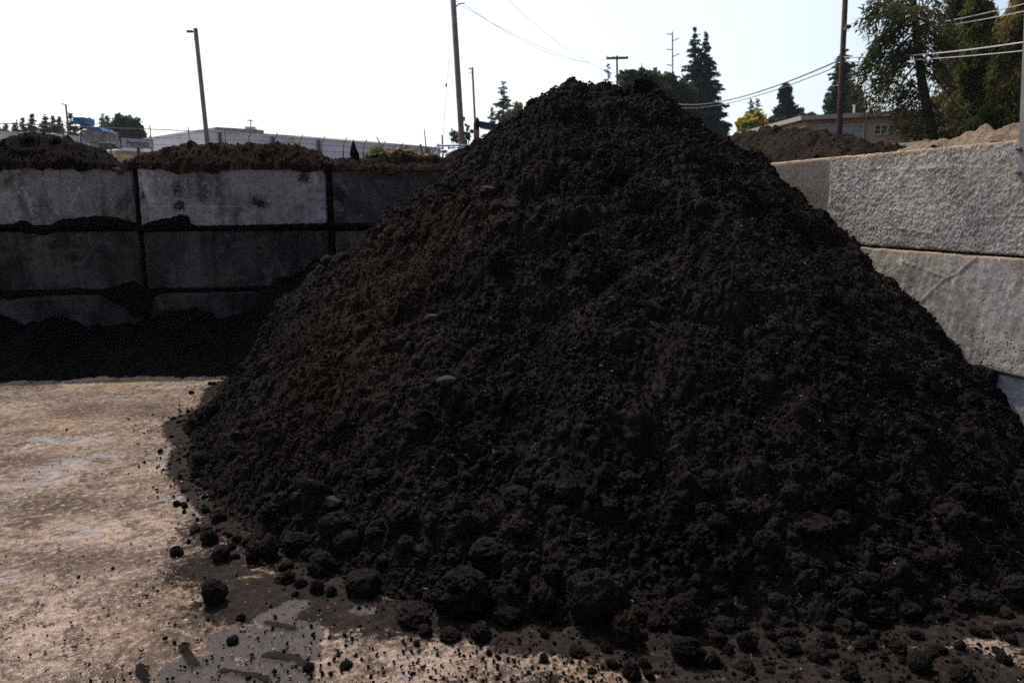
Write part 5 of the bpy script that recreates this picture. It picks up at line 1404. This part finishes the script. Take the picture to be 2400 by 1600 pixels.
# sign
Ds = 9.4
sc_ = [at(282.3, 320.3, Ds), at(359.4, 328, Ds+.55), at(359.7, 348.4, Ds+.55), at(284, 345.5, Ds)]
sg = thing('bay_sign', (*at(323, 350, Ds+.3)[:2], 0), 'white sign with red border reading Hemlock on a short post above the back wall', 'sign')
ctr = sum(sc_)/4; ex = ((sc_[1]-sc_[0])+(sc_[2]-sc_[3])); wS = np.linalg.norm(ex)/2; ex /= np.linalg.norm(ex)
ey = ((sc_[0]-sc_[3])+(sc_[1]-sc_[2])); hS = np.linalg.norm(ey)/2; ey -= ex*(ey@ex); ey /= np.linalg.norm(ey); en = np.cross(ex, ey)
def plate(w_, h_, z0_, z1_, mb):
    mb.add([ctr+ex*sx*w_/2+ey*sy*h_/2+en*z for z in (z0_, z1_) for sx, sy in ((-1,-1),(1,-1),(1,1),(-1,1))], [(0,3,2,1),(4,5,6,7),(0,1,5,4),(1,2,6,5),(2,3,7,6),(3,0,4,7)]); return mb
plate(wS, hS, -.012, 0, MB()).build('border', M_SIGNB, sg)
plate(wS-.018, hS-.018, .0005, .003, MB()).build('face', M_SIGN, sg)
fc = bpy.data.curves.new('lettering', 'FONT'); fc.body = 'Hemlock'; fc.align_x = 'CENTER'; fc.align_y = 'CENTER'; fc.size = hS*.98; fc.extrude = .0006; fc.offset = .0012; fc.space_character = 1.06
fc.materials.append(M_INK)
fo = bpy.data.objects.new('lettering', fc); COL.objects.link(fo); fo.parent = sg
from mathutils import Matrix, Vector
Mx = Matrix(((ex[0], ey[0], en[0], 0), (ex[1], ey[1], en[1], 0), (ex[2], ey[2], en[2], 0), (0, 0, 0, 1)))
sq = Matrix.Diagonal((.88, 1, 1, 1))
loc = ctr+en*.004-ey*.004-np.array(sg.location)
bpy.context.view_layer.update()
lm = bpy.data.meshes.new_from_object(fo); bpy.data.objects.remove(fo)
fo = bpy.data.objects.new('lettering', lm); COL.objects.link(fo); fo.parent = sg
fo.matrix_basis = Matrix.Translation(Vector(loc)) @ Mx @ sq
pb = at(323, 344, Ds+.33)
MB().box((pb[0], pb[1]+.01, pb[2]/2), (.028, .028, pb[2])).build('post', M_SIGNB, sg)

# fence with barbed wire
fpx = [(-60, 288), (40, 291), (147, 295), (255, 300), (352, 303), (442, 307), (527, 310), (580, 311), (641, 315), (700, 319), (752, 323), (803, 326), (850, 330), (893, 334), (935, 338), (975, 341), (1012, 345)]
fn = thing('wire_fence', (*at(440, 400, 12.5)[:2], 0), 'thin barbed-wire fence behind the mounds in front of the white warehouse', 'fence')
tops = []
for i, (u, v) in enumerate(fpx):
    D = 10.8+(u/1012.)*4.8; p = at(u, v, D); tops.append(p)
    q = MB().tube([(p[0]+.0, p[1], 0), (p[0], p[1], p[2]-.22)], .012, 6)
    if u > 560: q.tube([(p[0], p[1], p[2]-.22), (p[0]+.02, p[1]-.02, p[2]-.10), (p[0]+.10, p[1]-.08, p[2]+.02)], .008, 6)
    else: q.tube([(p[0], p[1], p[2]-.22), (p[0], p[1], p[2]+.06)], .008, 6)
    q.build('fence_post', M_DKTRIM if u > 560 else M_STEEL, fn)
for dz, r_, mm in ((0, .0065, M_WIREL), (-.13, .003, M_WIRE), (-.24, .003, M_WIRE)):
    q = MB().tube([p+np.array([0, 0, dz]) for p in tops[:8]], r_ if dz == 0 else .0025, 5); q.build('wire', mm, fn)
    q = MB().tube([p+np.array([0, 0, dz]) for p in tops[7:]], .004, 5); q.build('wire', M_WIRE, fn)

# debris and weeds beyond the wall
dmx = np.arange(-4.6, 1.6, .03); dmy = np.arange(9.0, 13.0, .03)
X, Y = np.meshgrid(dmx, dmy)
zc = np.interp(X, [-4.6, -2.6, -2.0, -1.2, -.6, 1.6], [1.6, 2.10, 2.14, 2.16, 2.10, 1.9])
Z = np.minimum(zc, (Y-9.0)*1.3+.6) - np.clip(Y-11.4, 0, 9)*1.4 + .05*fbm(X*3, Y*3, 1, 4)
Z = np.maximum(lumps(Z, dmx, dmy, 2500, .04, .10, 90, lambda x, y: .8+0*x), 0)
tag(grid_obj('debris_mound', X, Y, Z, M_SOILB, attrs={'brown': X*0+.4}), 'brown mound carrying wood debris between the warehouse and the back wall', 'soil mound')
rg = np.random.RandomState(17)
q = MB()
for k in range(230):
    u = rg.uniform(868, 1005); D = rg.uniform(10.2, 11.3); v0 = 372-16*math.exp(-((u-935)/45)**2)-rg.rand()*8
    p = at(u, v0, D); a = rg.uniform(0, 3.14); tl = rg.normal()*.35; L = rg.uniform(.03, .20)
    d = np.array([math.cos(a)*math.cos(tl), math.sin(a)*math.cos(tl)*.6, math.sin(tl)])*L/2
    q.tube([p-d, p+d], rg.uniform(.004, .016), 4)
tag(q.build('wood_debris', M_CHIP), 'tangle of splintered wood and branches beyond the back wall, left of the chrome horns', 'wood debris', kind='stuff')
def weeds(u0, u1, v0, v1, D, m, n, size, label, seed, name='weeds'):
    rg = np.random.RandomState(seed); P = []
    for k in range(n):
        u = rg.uniform(u0, u1); e = 1-abs((u-(u0+u1)/2)/((u1-u0)/2))**2
        P.append(at(u, v1-(v1-v0)*rg.rand()*max(.25, e), D+rg.uniform(-.3, .3)))
    P = np.array(P); V, Fq = leaf_faces(P, size, rg, np.tile([0, 0, 1.], (len(P), 1)), 2.0)
    tag(mesh_np(name, V, Fq, m, None, False), label, 'weeds', kind='stuff')
weeds(852, 916, 346, 378, 10.6, L_WEED, 900, .035, 'green weeds growing behind the pointed chunk of soil', 1)
weeds(915, 985, 345, 366, 10.9, L_WEED, 380, .035, 'weeds mixed into the wood debris', 2)
weeds(258, 322, 362, 376, 9.3, L_DRY, 240, .020, 'yellowed dry grass below the Hemlock sign', 3, 'dry_grass')
weeds(676, 692, 322, 334, 8.6, L_WEED, 22, .016, 'small yellow-green sprig on top of the low brown mound', 4, 'sprig')
def stick(a, b, D, r, m, label, name='stick'):
    A, B = at(*a, D), at(*b, D); c = (A+B)/2
    s_ = (A-B)/max(.001, (A[2]-B[2])); B = B-s_*.25 if A[2] > B[2] else B
    return tag(MB().tube([A-c, (A+B)/2-c+[.004, 0, 0], B-c], [r*.6, r, r], 6).build(name, m, None, loc=c), label, name.replace('_', ' '))
stick((883, 321), (901, 362), 10.4, .011, M_CHIP, 'bare wooden stick leaning left out of the debris')
stick((994, 302), (1000, 366), 10.6, .009, M_DKTRIM, 'thin dark upright rod at the right end of the debris', 'rod')
stick((1036, 316), (1037, 342), 17, .02, M_DKTRIM, 'short thin rod at the foot of the guy wire', 'rod')
stick((1006, 348), (1009, 372), 10.6, .014, M_CHIP, 'short wooden stake beside the thin dark rod', 'stake')
stick((986, 338), (988, 356), 10.9, .016, mat('red_marker', (.40, .05, .06), .6, .3), 'small red and white marker post in the debris', 'marker_post')

# truck with chrome air horns, seen just above the wall
D = 15.0
tk = thing('truck', (*at(1090, 400, D)[:2], 0), 'dark blue truck with chrome air horns, half hidden by the heap', 'truck')
X0 = at(1040, 372, D)[0]; zr = at(1090, 349, D)[2]; zc_ = at(1040, 372, D)[2]
cw = 2.1
q = MB(); sec = [(X0-.05, .9), (X0-.05, zc_-.02), (X0+.10, zr-.10), (X0+.32, zr), (X0+cw-.3, zr+.03), (X0+cw, zr-.08), (X0+cw, .9)]
n_ = len(sec); vs = [(x, y, z) for y in (D, D+2.0) for x, z in sec]
q.add(vs, [tuple(range(n_)), tuple(range(2*n_-1, n_-1, -1))]+[(i, i+n_, (i+1) % n_+n_, (i+1) % n_) for i in range(n_)]).build('cab', M_NAVY, tk)
MB().tube([(X0+.02, D-.02, zr-.125), (X0+.30, D-.02, zr+.0), (X0+.7, D-.02, zr+.035), (X0+1.4, D-.02, zr+.05)], .022, 8).build('roof_trim', M_CHROME, tk, smooth=True)
MB().box((X0+1.0, D-.012, zr-.45), (1.1, .02, .5), 0).build('side_window', M_GLASS, tk)
MB().box((X0-.60, D+1.0, .95), (1.1, 1.7, .85), 0, .12).build('hood', M_NAVY, tk)
MB().box((X0-1.19, D+1.0, .85), (.06, 1.1, .7), 0, .02).build('grille', M_CHROME, tk)
MB().box((X0-1.32, D+1.0, .55), (.16, 2.1, .28), 0, .04).build('bumper', M_CHROME, tk)
for x_ in (X0-.7, X0+1.5):
    w_ = MB().tube([(x_, D-.06, .5), (x_, D+.26, .5)], .5, 24).build('wheel', M_RUBBER, tk); MB().tube([(x_, D-.075, .5), (x_, D-.055, .5)], .24, 16).build('rim', M_CHROME, w_)
for i, (u0, v0, u1, v1, rb_) in enumerate(((1025, 342, 1125, 340, .034), (1050, 347, 1125, 345, .022))):
    A, B = at(u0, v0, D-.05), at(u1, v1, D-.05)
    pts = [A, A+(B-A)*.02, A+(B-A)*.05, A+(B-A)*.12, B]
    MB().tube(pts, [rb_*1.9, rb_*1.25, rb_*.8, rb_*.55, rb_*.5], 12).build('air_horn', M_CHROME, tk, smooth=True)
MB().tube([at(1062, 343, D-.05), at(1062, 350, D-.02)], .01, 6).build('horn_bracket', M_CHROME, tk)
W, Fq = I2; c = at(1028, 352.5, D-.08)
mesh_np('marker_light', W*[.028, .03, .034], Fq, M_ORANGE, tk, True, loc=c-np.array(tk.location))
c = at(1039, 355, D-.05); mesh_np('mirror_dome', W*[.09, .06, .04], Fq, M_CHROME, tk, True, loc=c-np.array(tk.location))
MB().tube([at(1040, 353, D-.1), at(1024, 358, D-.1), at(1008, 369, D-.1), at(998, 371, D-.1)], .013, 8).tube([at(1000, 370.5, D-.1), at(1070, 371, D-.1)], .016, 8).build('mirror_bracket', M_CHROME, tk)

# conveyor head: black rounded end, blue arm, wooden post
D = 14.0
cv = thing('conveyor_arm', (*at(1118, 330, D)[:2], 0), 'dark blue arm with a black rounded end on a wooden post behind the heap', 'conveyor')
c = at(1118, 290, D)
W, Fq = I4 if False else ico(4)
mesh_np('end_drum', W*[.052, .12, .112], Fq, M_RUBBER, cv, True, loc=c-np.array(cv.location))
a = at(1124, 291, D+.05); b = at(1200, 303, D+.2)
MB().add([a+[0, 0, .055], a-[0, 0, .055], b-[0, 0, .07], b+[0, 0, .055]]+[p+np.array([0, .25, 0]) for p in (a+[0, 0, .055], a-[0, 0, .055], b-[0, 0, .07], b+[0, 0, .055])], [(0,1,2,3),(7,6,5,4),(0,4,5,1),(1,5,6,2),(2,6,7,3),(3,7,4,0)]).build('arm', M_NAVY, cv)
p = at(1118, 302, D+.02); MB().box((p[0], p[1], p[2]/2), (.085, .085, p[2])).build('post', M_CHIP, cv)
p = at(1111, 287, D+.1); MB().tube([(p[0], p[1], 0), (p[0], p[1], p[2])], .010, 6).build('rail', M_STEEL, cv)

# ------------------------------------------------------------------ air
HZ_ON = True
if HZ_ON:
    hz = MB().box((0, 88, 11.7), (300, 190, 27.5)).build('haze', None) if False else None
    me = bpy.data.meshes.new('haze')
    x0, x1, y0, y1, z0, z1 = -150, 150, -6, 190, -1.2, 32
    vs = [(x, y, z) for z in (z0, z1) for x, y in ((x0, y0), (x1, y0), (x1, y1), (x0, y1))]
    me.from_pydata(vs, [], [(0,3,2,1),(4,5,6,7),(0,1,5,4),(1,2,6,5),(2,3,7,6),(3,0,4,7)])
    m = bpy.data.materials.new('haze'); m.use_nodes = True; n = m.node_tree.nodes; n.clear()
    o_ = n.new('ShaderNodeOutputMaterial'); pv = n.new('ShaderNodeVolumePrincipled')
    pv.inputs['Color'].default_value = (.86, .92, 1, 1); pv.inputs['Density'].default_value = .0003; pv.inputs['Anisotropy'].default_value = 0
    m.node_tree.links.new(pv.outputs[0], o_.inputs['Volume'])
    me.materials.append(m)
    ho = bpy.data.objects.new('haze', me); COL.objects.link(ho); tag(ho, kind='stuff')
